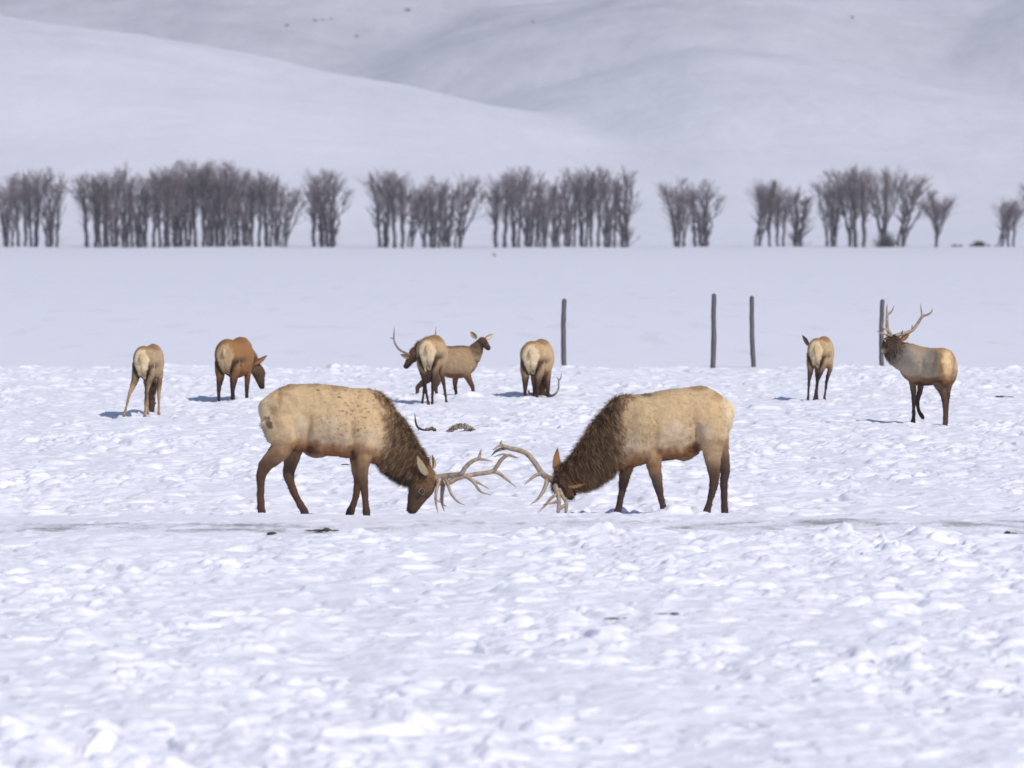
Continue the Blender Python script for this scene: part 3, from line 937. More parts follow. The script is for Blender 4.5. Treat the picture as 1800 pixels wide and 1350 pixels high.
e.tail([(*f(1590, 265), .03, .03), (*f(1615, 310), .03, .025), (*f(1622, 360), .022, .02), (*f(1618, 395), .01, .01)])


# ------------------------------------------------------------------ elk behind, built about their own trunk axis
def rotz(v, a):
    c, s = math.cos(a), math.sin(a)
    return (v[0] * c - v[1] * s, v[0] * s + v[1] * c, v[2])


def paint_rear(fw, rump_o, tone=1.0, patch=(0.15, 0.22), patch_c='C'):
    fw = np.array(fw); sd = np.array([fw[1], -fw[0], 0])

    def paint(e, V, vn, cols, rw, rel):
        tor = rw[:, 0]
        r = rel + perlin(V[:, 0] * 7, V[:, 2] * 7 + V[:, 1] * 4, 61) * 0.12
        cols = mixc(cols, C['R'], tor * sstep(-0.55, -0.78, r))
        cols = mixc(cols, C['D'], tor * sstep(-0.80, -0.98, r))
        cols = mixc(cols, C['O'] * 0.9, tor * sstep(0.66, 0.95, r) * 0.75)
        P = V - np.array(rump_o)
        u = P @ sd; w = P[:, 2]; back = -(P @ fw)
        # cream rump patch narrowing downwards, edged dark down the inner thighs
        wid = patch[0] * np.clip(1.0 + 0.9 * np.minimum(w, 0) / 0.42, 0.12, 1)
        q = np.sqrt((u / wid) ** 2 + (np.maximum(w, 0) / patch[1]) ** 2) + 0.16 * perlin(u * 16 + 5, w * 16, 93)
        facing = sstep(-0.05, 0.15, -(vn @ fw)) * (w > -0.33)
        edge = sstep(1.0, 1.12, q) * sstep(2.3, 1.6, q) * sstep(0.04, -0.10, w)
        cols = mixc(cols, C['K'] * 1.3, edge * facing * 0.92)
        inner = sstep(0.13, 0.05, np.abs(u)) * sstep(-0.33, -0.42, w) * sstep(0.0, 0.3, -(vn @ fw)) * sstep(-0.75, -0.6, w)
        cols = mixc(cols, C['K'] * 1.3, inner * 0.85)
        rim = sstep(1.0, 1.15, q) * sstep(1.55, 1.25, q) * sstep(-0.12, 0.0, w)
        cols = mixc(cols, C['O'], rim * facing * 0.45)
        cols = mixc(cols, C[patch_c], sstep(1.2, 0.8, q) * facing * 0.92)
        cols = mixc(cols, C['W'], sstep(0.6, 0.0, q) * sstep(-0.05, 0.15, w) * facing * 0.4)
        mid = sstep(0.02, 0.006, np.abs(u)) * sstep(0.0, -0.1, w) * sstep(-0.4, -0.3, w)
        cols = mixc(cols, C['W'] * 0.6, mid * facing * 0.6)
        return cols * tone
    return paint


def generic(px, d, label, yaw, size, neck, feet, seed, sink=0.0, width=1.0, antlers=None, tone=1.0, mane=1200, coat=2500,
            legcol='LD', torcol='T', ears=True, patch_c='C', thick=1.0, legscale=0.92):  # dark leg tone also holds the shade between the legs
    """yaw: degrees the forward axis turns from straight away (+y); positive turns to image right.
    neck: rows (forward, side, z, a, b) then head rows ; feet: dict of hind/fore foot offsets (forward, side)"""
    a = -math.radians(yaw)
    fw = np.array(rotz((0, 1, 0), a)); sd = np.array([fw[1], -fw[0], 0])   # sd = the elk's right side
    o = np.array([0, 0, 0.0])

    def L(x, s, z):
        # x forward measured from the hip, s to the elk's right
        return (o + fw * (x * size) + sd * (s * size) + np.array([0, 0, z * size]))

    e = Elk(px, d, label, sink=sink)
    W = width
    rows = [(-.10, 0, 1.02, .03, .04), (-.085, 0, 1.02, .13, .17), (-.02, 0, 1.02, .19, .235), (.10, 0, 1.02, .225, .265), (.26, 0, .99, .245, .28), (.48, 0, .96, .275, .30), (.72, 0, .94, .285, .31), (.92, 0, .97, .26, .31), (1.08, 0, 1.02, .21, .28), (1.20, 0, 1.05, .13, .20)]
    e.add([(*L(r[0], r[1], r[2]), r[3] * size * W, r[4] * size * thick) for r in rows], ['C', torcol, torcol, torcol, torcol, torcol, torcol, torcol, 'W', 'N'], 0, sd, 26, 4, (0, 0, 1))
    nk, hd = neck
    lat = sd
    e.add([(*L(r[0], r[1], r[2]), r[3] * size, r[4] * size) for r in nk], ['W'] + ['N'] * (len(nk) - 1), 1, None, 20)
    # head rows: start point, direction, lateral
    hp, hd_dir, hlat, hl = hd
    hp = L(*hp); Dv = fw * hd_dir[0] + sd * hd_dir[1] + np.array([0, 0, hd_dir[2]]); Dv /= np.linalg.norm(Dv)
    Lt = fw * hlat[0] + sd * hlat[1] + np.array([0, 0, hlat[2]]); Lt -= Dv * Lt.dot(Dv); Lt /= np.linalg.norm(Lt)
    Up = np.cross(Lt, Dv)
    if Up[2] < 0 and abs(Dv[2]) < 0.7: Up = -Up
    h = hl * size
    e.add([(*(hp - Dv * h * .05), .065 * size, .07 * size), (*(hp + Dv * h * .18), .09 * size, .115 * size), (*(hp + Dv * h * .4 - Up * h * .02), .083 * size, .108 * size), (*(hp + Dv * h * .62 - Up * h * .02), .06 * size, .08 * size), (*(hp + Dv * h * .85 - Up * h * .03), .047 * size, .06 * size), (*(hp + Dv * h - Up * h * .03), .036 * size, .045 * size)],
          ['H', 'H', 'H', 'H', 'D', 'K'], 2, Lt, 16)
    for k, (kind, x0, s0, fx, fs) in enumerate(feet):
        if kind == 'h':
            hx, kx = x0, (fx - x0)
            rr = [(.08, .11, .98, .10, .17), (.10, .125, .80, .10, .155), (.075 + kx * .15, .12 + (fs - .12) * .15, .66, .075, .115), (.0 + kx * .4, .115 + (fs - .115) * .35, .52, .050, .075), (-.045 + kx * .6, .11 + (fs - .11) * .5, .42, .036, .054),
                  (-.03 + kx * .8, .11 + (fs - .11) * .68, .28, .030, .038), (kx * .93, .11 + (fs - .11) * .87, .13, .028, .033), (kx + .005, fs, .045, .034, .040), (kx + .02, fs, -.03, .036, .045), (kx + .02, fs, -.2, .036, .045)]
            cl = ['T', torcol, 'L', legcol, legcol, legcol, legcol, legcol, 'K', 'K']
        else:
            kx = (fx - x0)
            rr = [(.98, .12, .92, .08, .15), (.98, .13, .76, .075, .115), (.97 + kx * .2, .13, .62, .055, .080), (.965 + kx * .45, .125 + (fs - .125) * .4, .46, .042, .055), (.96 + kx * .65, .12 + (fs - .12) * .6, .34, .035, .040),
                  (.955 + kx * .9, .12 + (fs - .12) * .85, .15, .027, .030), (.96 + kx, fs, .05, .032, .038), (.97 + kx, fs, -.03, .034, .044), (.97 + kx, fs, -.2, .034, .044)]
            cl = [torcol, torcol, 'L', legcol, legcol, legcol, legcol, 'K', 'K']
        sg = s0
        e.add([(*L(r[0], r[1] * sg, r[2]), r[3] * size * legscale, r[4] * size * legscale) for r in rr], cl, 3, sd, 14)
    e.neckflow = tuple(-fw * 0.5 + np.array([0, 0, -0.6])); e.coatflow = tuple(-fw + np.array([0, 0, -0.5]))
    ro = L(-.08, 0, 1.0)
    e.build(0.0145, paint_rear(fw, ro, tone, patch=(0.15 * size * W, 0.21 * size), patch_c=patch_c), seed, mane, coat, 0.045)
    if ears:
        for s in (-1, 1):
            b = hp + Lt * s * 0.075 * size + Up * 0.05 * size + Dv * 0.02
            t = b + Lt * s * 0.16 * size + Up * 0.10 * size - Dv * 0.08 * size
            e.ear(b, t, 0.042 * size, -fw * 0.2 + np.array([0, -1, 0]) if isinstance(fw, np.ndarray) else (0, -1, 0), 'H', 'W')
    for s in (-1, 1):
        p = hp + Dv * h * .36 + Lt * s * .08 * size + Up * .03 * size
        e.eye(p, 0.018 * size)
    t0 = L(-.095, 0, 1.12)
    bk = -fw
    e.tail([(*t0, .028, .02), (*(t0 + bk * .035 + np.array([0, 0, -.05])), .032, .022), (*(t0 + bk * .03 + np.array([0, 0, -.11])), .022, .018), (*(t0 + bk * .015 + np.array([0, 0, -.15])), .006, .006)], 'T')
    return e, L, hp, Dv, Up, Lt


GRAZE = [(1.00, 0, 1.02, .15, .24), (1.18, 0, .90, .13, .20), (1.34, 0, .70, .11, .165), (1.46, 0, .50, .09, .13), (1.52, 0, .36, .08, .11)]


def graze(side, z=0.34, fwd=1.52):
    n = [(r[0] + (fwd - 1.52) * i / 4, r[1] + side * (i / 4) ** 1.3, r[2] + (z - .34) * i / 4, r[3], r[4]) for i, r in enumerate(GRAZE)]
    return n


C['X'] = np.array((0.36, 0.175, 0.070))
# far left cow seen from behind
generic(250, ground_dist(733), "slim tan elk at the far left seen from behind, one hind leg stretched outwards", 7, 0.92,
        (graze(-0.16), ((1.54, -.16, .34), (.35, 0, -.9), (0, 1, 0), .46)),
        [('h', 0.02, -1, -.02, .33), ('h', 0.0, 1, .10, .02), ('f', .96, 1, .93, .12), ('f', .96, -1, 1.02, .10)], 21, 0.0, 0.86, None, 1.0, 900, 2500,
        'W', 'T2', legscale=0.86, ears=False)

# second from left, three-quarter rear, grazing to the right
e2 = generic(397, ground_dist(705), "russet elk second from left, head lowered right, one ear out, legs deep in snow", 11, 1.08,
        ([(1.00, 0, 1.02, .15, .24), (1.10, .08, .95, .13, .20), (1.16, .14, .86, .11, .165), (1.18, .24, .80, .09, .13)], ((1.18, .25, .80), (.0, .18, -.9), (.8, -.5, 0), .38)),
        [('h', 0.0, -1, .0, .12), ('h', 0.0, 1, .18, .10), ('f', .96, 1, .96, .12), ('f', .96, -1, .90, .12)], 22, 0.27, 0.98, None, 0.90, 900, 3000,
        'D', 'X', patch_c='T', thick=1.05, ears=False)

d2b = ground_dist(705); k2b = F / d2b * 5.0
f2b = lambda cx, cy, y=1.1: ((cx - (397 - 120) * 5.0) / k2b, y, ((705 - 570) * 5.0 - cy) / k2b + 0.27)
e2[0].ear(f2b(1610, 360), f2b(1722, 284), 0.045, (0.2, -1, -.3), 'D', 'X')
# middle bull seen from behind, head turned left
d5 = ground_dist(714)
nk5 = [(1.00, 0, 1.05, .16, .26), (1.14, -.10, 1.05, .14, .22), (1.24, -.24, 1.02, .12, .18), (1.28, -.36, 1.02, .10, .14)]
e5 = generic(752, d5, "antlered elk walking away in the middle, round cream rump, head turned left", 6, 0.97,
             (nk5, ((1.28, -.34, 1.02), (-.25, -.55, -.75), (.8, -.4, 0), .42)),
             [('h', 0.0, -1, -.04, -.02), ('h', 0.02, 1, .10, .07), ('f', .96, 1, 1.05, .22), ('f', .96, -1, .95, .22)], 23, 0.02, 0.98, None, 0.95, 1500, 3000, 'LD', 'T', ears=False)
E5 = e5[0]
k5 = F / d5 * 6.136
f5 = lambda cx, cy, y=1.2: ((cx - (752 - 670) * 6.136) / k5, y, ((714 - 560) * 6.136 - cy) / k5)
E5.ear(f5(285, 420, 1.12), f5(190, 388, 1.05), 0.04, (0.2, -1, -.3), 'R', 'W')
E5.ear(f5(330, 400, 1.25), f5(350, 330, 1.35), 0.04, (0.2, -1, -.3), 'R', 'W')
E5.antler([[(*f5(300, 400), .022), (*f5(240, 372), .018), (*f5(180, 338), .016), (*f5(140, 285), .014), (*f5(120, 225), .012), (*f5(122, 150), .008), (*f5(124, 88), .003)],
           [(*f5(120, 222), .010), (*f5(95, 213), .007), (*f5(74, 210), .003)]], M_ANTLER_D, 7)
E5.antler([[(*f5(330, 410, 1.3), .022), (*f5(420, 400, 1.4), .018), (*f5(510, 330, 1.45), .016), (*f5(553, 260, 1.45), .014), (*f5(572, 190, 1.45), .010), (*f5(578, 88, 1.45), .003)]], M_ANTLER_D, 7)

# cow behind it, in profile, looking right
d6 = ground_dist(697)
k6 = F / d6 * 6.136
CX6 = 800
f6 = lambda cx, cy, y=0.0: ((cx - (CX6 - 670) * 6.136) / k6, y, ((697 - 560) * 6.136 - cy) / k6)
e = Elk(CX6, d6, "brown antlerless elk in profile behind the middle bull, head raised looking right")


def rows6(lst, y0=0, y1=0):
    out = []
    for i, (cx, top, bot, a) in enumerate(lst):
        y = y0 + (y1 - y0) * i / (len(lst) - 1)
        p = f6(cx, (top + bot) / 2, y); out.append((*p, a, (bot - top) / 2 / k6))
    return out


e.add(rows6([(545, 330, 450, .06), (575, 290, 520, .15), (640, 275, 600, .20), (720, 295, 635, .23), (800, 292, 645, .25), (880, 288, 640, .25), (950, 300, 610, .21), (1005, 340, 560, .15), (1030, 400, 520, .07)], -.05, .05),
      ['C', 'W', 'W', 'W', 'W', 'W', 'W', 'W', 'N'], 0, (0, 1, 0), 24, 4, (0, 0, 1))
e.add([(*f6(975, 410), .13, .18), (*f6(1015, 350), .11, .145), (*f6(1045, 300), .085, .105), (*f6(1075, 255), .07, .08)], ['N', 'N', 'N', 'H'], 1, (0, 1, 0))
e.add([(*f6(1060, 240, 0), .075, .07), (*f6(1095, 250, -.03), .082, .085), (*f6(1125, 280, -.07), .06, .07), (*f6(1152, 312, -.11), .045, .05), (*f6(1168, 330, -.13), .034, .036)], ['H', 'H', 'L', 'H', 'K'], 2, (0.4, .9, 0))
for q, y, r in (([(930, 520, .11, .07), (925, 600, .085, .06), (955, 670, .058, .045), (985, 735, .044, .036), (992, 790, .034, .028), (988, 835, .034, .03), (985, 900, .034, .03)], -.12, 3),
                ([(815, 560, .08, .06), (800, 650, .058, .045), (798, 730, .042, .036), (806, 790, .032, .028), (808, 835, .034, .03), (808, 900, .034, .03)], .12, 4),
                ([(640, 480, .15, .09), (630, 580, .12, .08), (600, 680, .075, .05), (585, 740, .048, .036), (598, 800, .034, .03), (606, 850, .035, .03), (608, 910, .035, .03)], -.10, 3),
                ([(600, 500, .13, .09), (540, 620, .09, .07), (440, 700, .06, .045), (395, 740, .046, .036), (388, 800, .034, .03), (384, 835, .035, .03), (384, 900, .035, .03)], .12, 4)):
    e.add([(*f6(cx, cy, y), a, b) for cx, cy, b, a in q], ['W'] + ['L'] * (len(q) - 2) + ['K'], r, (0, 1, 0), 14)
e.neckflow = (-.3, 0, -.8); e.coatflow = (-1, 0, -.4); e.scruff = lambda V: 0 * V[:, 0]


def paint6(e, V, vn, cols, rw, rel):
    t = rw[:, 0]
    cols = mixc(cols, C['T2'], t * sstep(0.6, 0.0, rel) * 0.45)
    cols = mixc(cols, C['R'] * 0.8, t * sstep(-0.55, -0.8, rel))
    cols = mixc(cols, C['D'] * 1.2, t * sstep(0.75, 0.98, rel) * 0.7)
    return cols * 0.92


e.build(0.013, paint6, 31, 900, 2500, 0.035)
e.ear(f6(1030, 215, -.02), f6(962, 138, .02), 0.045, (0.1, -1, -.2), 'D', 'W')
e.ear(f6(1115, 218, -.03), f6(1212, 165, .0), 0.042, (0.1, -1, -.3), 'D', 'C')
e.eye(f6(1130, 258, -.115), 0.018)

# grazing bull seen from behind, legs and head hidden in the trampled snow
d7 = ground_dist(700)
e7 = generic(934, d7, "pale grazing elk seen from behind, left of the first post, antler tip beside it", 10, 1.06,
             (graze(-0.05, .46, 1.36), ((1.36, -.05, .46), (.2, .1, -.9), (0, 1, 0), .40)),
             [('h', 0.0, -1, .02, .10), ('h', 0.0, 1, .04, .10), ('f', .96, 1, .98, .14), ('f', .96, -1, .95, .10)], 24, 0.30, 0.98, None, 1.03, 1200, 3000, 'D', 'T', ears=False)
E7, L7 = e7[0], e7[1]
k7 = F / d7 * 9.64
f7 = lambda cx, cy, y=1.0: ((cx - (934 - 890) * 9.64) / k7, y, ((700 - 580) * 9.64 - cy) / k7 + 0.34)
E7.antler([[(*e7[2], .022), (*f7(740, 1180, 1.3), .02), (*f7(830, 1155), .016), (*f7(885, 1085), .014), (*f7(897, 1000), .013), (*f7(900, 925), .012), (*f7(935, 870), .009), (*f7(940, 790), .003)],
           [(*f7(900, 925), .010), (*f7(880, 880), .008), (*f7(862, 848), .003)]], M_ANTLER_D, 7)
E7.antler([[(*e7[2], .022), (*f7(520, 1140, 1.35), .02), (*f7(400, 1150, 1.3), .016), (*f7(380, 1100, 1.3), .012)]], M_ANTLER_D, 7)

# elk left of the right-hand post, seen from behind
nk8 = [(1.00, 0, 1.02, .16, .26), (1.16, -.05, .98, .14, .22), (1.32, -.14, .96, .11, .17), (1.42, -.2, 1.0, .09, .13)]
e8 = generic(1435, ground_dist(706), "slender cream elk seen from behind, alone between the third and fourth posts", 12, 0.90,
             (nk8, ((1.42, -.22, 1.04), (.6, .1, -.6), (0, 1, 0), .42)),
             [('h', -0.02, -1, .0, .17), ('h', 0.0, 1, .05, -.05), ('f', .96, -1, .90, .12), ('f', .96, 1, 1.0, .02)], 25, 0.0, 0.88, None, 0.98, 900, 2500, 'LD', 'T', ears=False, legscale=0.92)
d8 = ground_dist(706); k8 = F / d8 * 8.43
f8 = lambda cx, cy, y=1.25: ((cx - (1435 - 1390) * 8.43) / k8, y, ((706 - 570) * 8.43 - cy) / k8)
e8[0].ear(f8(320, 340), f8(228, 178), 0.04, (0.3, -1, -.1), 'D', 'H')
e8[0].ear(f8(420, 290), f8(470, 235), 0.035, (0.3, -1, -.1), 'D', 'H')

# bull at the right by the fourth post, body turned away, head to the left
d9 = ground_dist(748)
k9 = F / d9 * 5.62
CX9 = 1622
f9 = lambda cx, cy, y=0.0: ((cx - (CX9 - 1530) * 5.62) / k9, y, ((748 - 520) * 5.62 - cy) / k9)
e = Elk(CX9, d9, "big grey bull elk at the right by the fourth post, tall antlers raised")
ax9 = np.array([-0.78, 0.62, 0]); lat9 = np.array([0.62, 0.78, 0])


def rows9(lst):
    out = []
    for cx, top, bot, a, y in lst:
        p = f9(cx, (top + bot) / 2, y); out.append((*p, a, (bot - top) / 2 / k9))
    return out


e.add(rows9([(798, 640, 700, .04, -.44), (785, 575, 770, .12, -.42), (762, 535, 835, .175, -.38), (722, 514, 870, .21, -.31), (660, 510, 875, .225, -.2), (590, 512, 885, .24, -.06), (510, 500, 885, .255, .08), (440, 480, 865, .25, .22), (385, 485, 830, .21, .32), (345, 530, 790, .14, .38)]),
      ['C', 'C', 'W', (0.34, 0.25, 0.17), (0.36, 0.28, 0.20), 'G', 'G', (0.46, 0.37, 0.28), 'G', 'N'], 0, lat9, 26, 4, (0, 0, 1))
e.add([(*f9(400, 640, .26), .17, .22), (*f9(335, 600, .34), .16, .23), (*f9(275, 550, .38), .14, .20), (*f9(240, 480, .38), .115, .15), (*f9(235, 420, .36), .09, .10)],
      ['G', 'D', 'D', 'D', 'D'], 1, (0.5, 0.8, 0), 22)
e.add([(*f9(250, 430, .36), .07, .08), (*f9(210, 470, .33), .09, .105), (*f9(180, 510, .30), .08, .095), (*f9(150, 540, .27), .06, .065), (*f9(125, 558, .25), .048, .045), (*f9(112, 565, .24), .035, .032)],
      ['D', 'D', 'D', 'D', 'G', 'K'], 2, (.3, .9, 0), 18)
for q, ys, r, cc in (([(430, 640, .13, .09), (420, 760, .10, .075), (425, 850, .068, .052), (435, 950, .050, .042), (438, 1040, .040, .034), (436, 1130, .032, .03), (434, 1200, .032, .03), (430, 1240, .042, .036), (428, 1330, .042, .036)], (.16, .10), 3, 'LD'),
                     ([(500, 740, .09, .07), (515, 850, .07, .055), (512, 930, .052, .042), (488, 1020, .042, .036), (485, 1090, .034, .03), (500, 1150, .032, .03), (525, 1190, .036, .032), (545, 1225, .024, .024)], (.36, .30), 4, 'LD'),
                     ([(690, 660, .19, .11), (672, 760, .165, .10), (665, 860, .10, .07), (700, 940, .068, .05), (716, 1010, .050, .040), (722, 1090, .036, .032), (724, 1180, .034, .031), (722, 1250, .036, .034), (718, 1290, .045, .038), (718, 1370, .045, .038)], (-.20, -.30), 3, 'L'),
                     ([(770, 680, .13, .11), (785, 780, .10, .075), (760, 880, .062, .05), (752, 980, .048, .04), (748, 1080, .034, .032), (744, 1180, .034, .031), (740, 1250, .038, .034), (738, 1340, .04, .036)], (-.30, -.12), 4, 'LD')):
    n = len(q)
    e.add([(*f9(cx, cy, ys[0] + (ys[1] - ys[0]) * i / (n - 1)), a, b) for i, (cx, cy, b, a) in enumerate(q)], ['G'] + [cc] * (n - 2) + ['K'], r, lat9, 14)
e.neckflow = (.4, 0, -.7); e.coatflow = (.8, -.4, -.4)


def paint9(e, V, vn, cols, rw, rel):
    t = rw[:, 0]
    n1 = perlin(V[:, 0] * 5, V[:, 2] * 5, 71) * 0.16
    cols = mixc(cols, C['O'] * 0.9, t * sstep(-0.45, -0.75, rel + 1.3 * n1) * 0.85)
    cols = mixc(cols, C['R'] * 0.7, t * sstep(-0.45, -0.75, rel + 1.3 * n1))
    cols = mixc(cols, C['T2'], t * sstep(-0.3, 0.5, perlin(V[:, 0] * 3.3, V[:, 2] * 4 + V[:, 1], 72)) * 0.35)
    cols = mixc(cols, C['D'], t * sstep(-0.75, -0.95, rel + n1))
    cols = mixc(cols, C['W'], t * sstep(0.72, 0.95, rel) * 0.8)
    p = f9(640, 700)
    cols = mixc(cols, C['D'] * 1.5, t * sstep(0.03, 0.0, np.abs(V[:, 0] - p[0] - 0.06 + 0.25 * (V[:, 2] - p[2]))) * sstep(p[2] + .2, p[2], V[:, 2]) * 0.8)
    cp = f9(735, 650)
    q = ((V[:, 0] - cp[0]) / 0.09) ** 2 + ((V[:, 2] - cp[2]) / 0.24) ** 2
    q = q + 0.5 * perlin(V[:, 0] * 14, V[:, 2] * 11, 94)
    cols = mixc(cols, C['O'] * 1.3, sstep(3.2, 1.2, q) * t * 0.75)
    cols = mixc(cols, C['C'] * np.array([1, .9, .78]), sstep(1.5, 0.2, q) * sstep(0.4, 0.1, vn[:, 1]) * 0.85)
    return cols


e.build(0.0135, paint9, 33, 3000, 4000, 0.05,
        muscles=[(f9(430, 650), .10, .22, .2, .03), (f9(500, 760), .035, .16, 0, -.03), (f9(680, 640), .12, .2, 0, .03), (f9(590, 700), .04, .18, -.2, -.035), (f9(645, 540), .06, .04, 0, .015), (f9(560, 600), .06, .06, 0, -.012)])
e.ear(f9(205, 445, .30), f9(135, 425, .24), 0.045, (0.1, -1, -.3), 'R', 'W')
e.ear(f9(310, 440, .38), f9(405, 383, .40), 0.045, (0.1, -1, -.2), 'R', 'O')
e.eye(f9(182, 492, .20), 0.02)
a9 = lambda l: [(*f9(x, y, z), r) for x, y, z, r in l]
e.antler([a9([(265, 405, .38, .028), (320, 385, .42, .024), (390, 368, .46, .022), (445, 340, .48, .020), (495, 275, .5, .018), (538, 210, .5, .017), (590, 190, .5, .013), (630, 165, .5, .010), (636, 130, .5, .004)]),
          a9([(538, 210, .5, .014), (528, 150, .5, .009), (520, 78, .5, .003)]),
          a9([(445, 342, .48, .014), (437, 315, .46, .010), (436, 290, .45, .004)]),
          a9([(330, 385, .42, .013), (335, 360, .38, .009), (338, 340, .36, .003)])], M_ANTLER, 8)
e.antler([a9([(215, 410, .34, .028), (205, 370, .32, .024), (182, 330, .3, .021), (178, 250, .3, .018), (180, 185, .3, .016), (176, 130, .3, .010), (180, 75, .3, .003)]),
          a9([(182, 190, .3, .013), (225, 155, .3, .010), (250, 92, .3, .003)]),
          a9([(205, 372, .32, .018), (175, 340, .26, .014), (135, 322, .22, .011), (112, 270, .2, .003)]),
          a9([(212, 400, .33, .018), (175, 385, .27, .014), (120, 372, .22, .010), (66, 345, .2, .003)])], M_ANTLER, 8)
e.tail([(*f9(768, 590, -.45), .022, .02), (*f9(776, 640, -.47), .02, .02), (*f9(778, 690, -.47), .006, .006)], 'T')


# ------------------------------------------------------------------ fence posts
def post(px, top, bot, d, lean, r, label, seed):
    rng = random.Random(seed)
    x = at(px, d)
    ppm = F / d
    h = (bot - top) / ppm
    root = empty("fence_post", (x, d, 0)); tag(root, label, "fence post", "wooden posts behind the elk")
    zt = CAMH - (top - HOR) / ppm
    rows = []
    ph = rng.random() * 6
    for i in range(14):
        t = i / 13
        z = -0.5 + (zt + 0.5) * t
        w = 0.012 * math.sin(ph + 5.5 * t) + rng.uniform(-.003, .003)
        rr = r * (1.04 - 0.10 * t) * (1 + rng.uniform(-.05, .05))
        rows.append((lean * (t - 0.5) + w, 0.008 * math.cos(ph + 4 * t), z, rr, rr * .96))
    V, Fa = loft(rows, (1, 0, 0), 14, 3)
    V = V + 0.004 * np.stack([perlin(V[:, 0] * 60, V[:, 2] * 3, 5), perlin(V[:, 1] * 60, V[:, 2] * 3, 6), 0 * V[:, 0]], 1)
    obj("timber", mesh_from("post", V, Fa), M_POST, root)
    top_r = [(lean * .5 + rows[-1][0] * 0 , 0, zt - .004, r * .9, r * .9), (lean * .5, 0, zt + .012, r * .78, r * .78)]
    V, Fa = loft(top_r, (1, 0, 0), 14, 2)
    V[:, 0] += rows[-1][0] - lean * .5
    obj("post_top", mesh_from("post_top", V, Fa), M_POST, root)


post(991, 527, 646, 121.5, 0.03, .062, "grey wooden post to the right of the grazing elk, leftmost of the four", 1)
post(1254, 518, 650, 117.6, 0.05, .060, "tall grey wooden post left of its close neighbour, second from the left", 2)
post(1323, 522, 645, 122.5, -0.05, .058, "grey wooden post leaning slightly left at its top, third from the left", 3)
post(1550, 528, 646, 121.0, 0.02, .055, "dark wooden post right behind the big bull's head and antlers", 4)


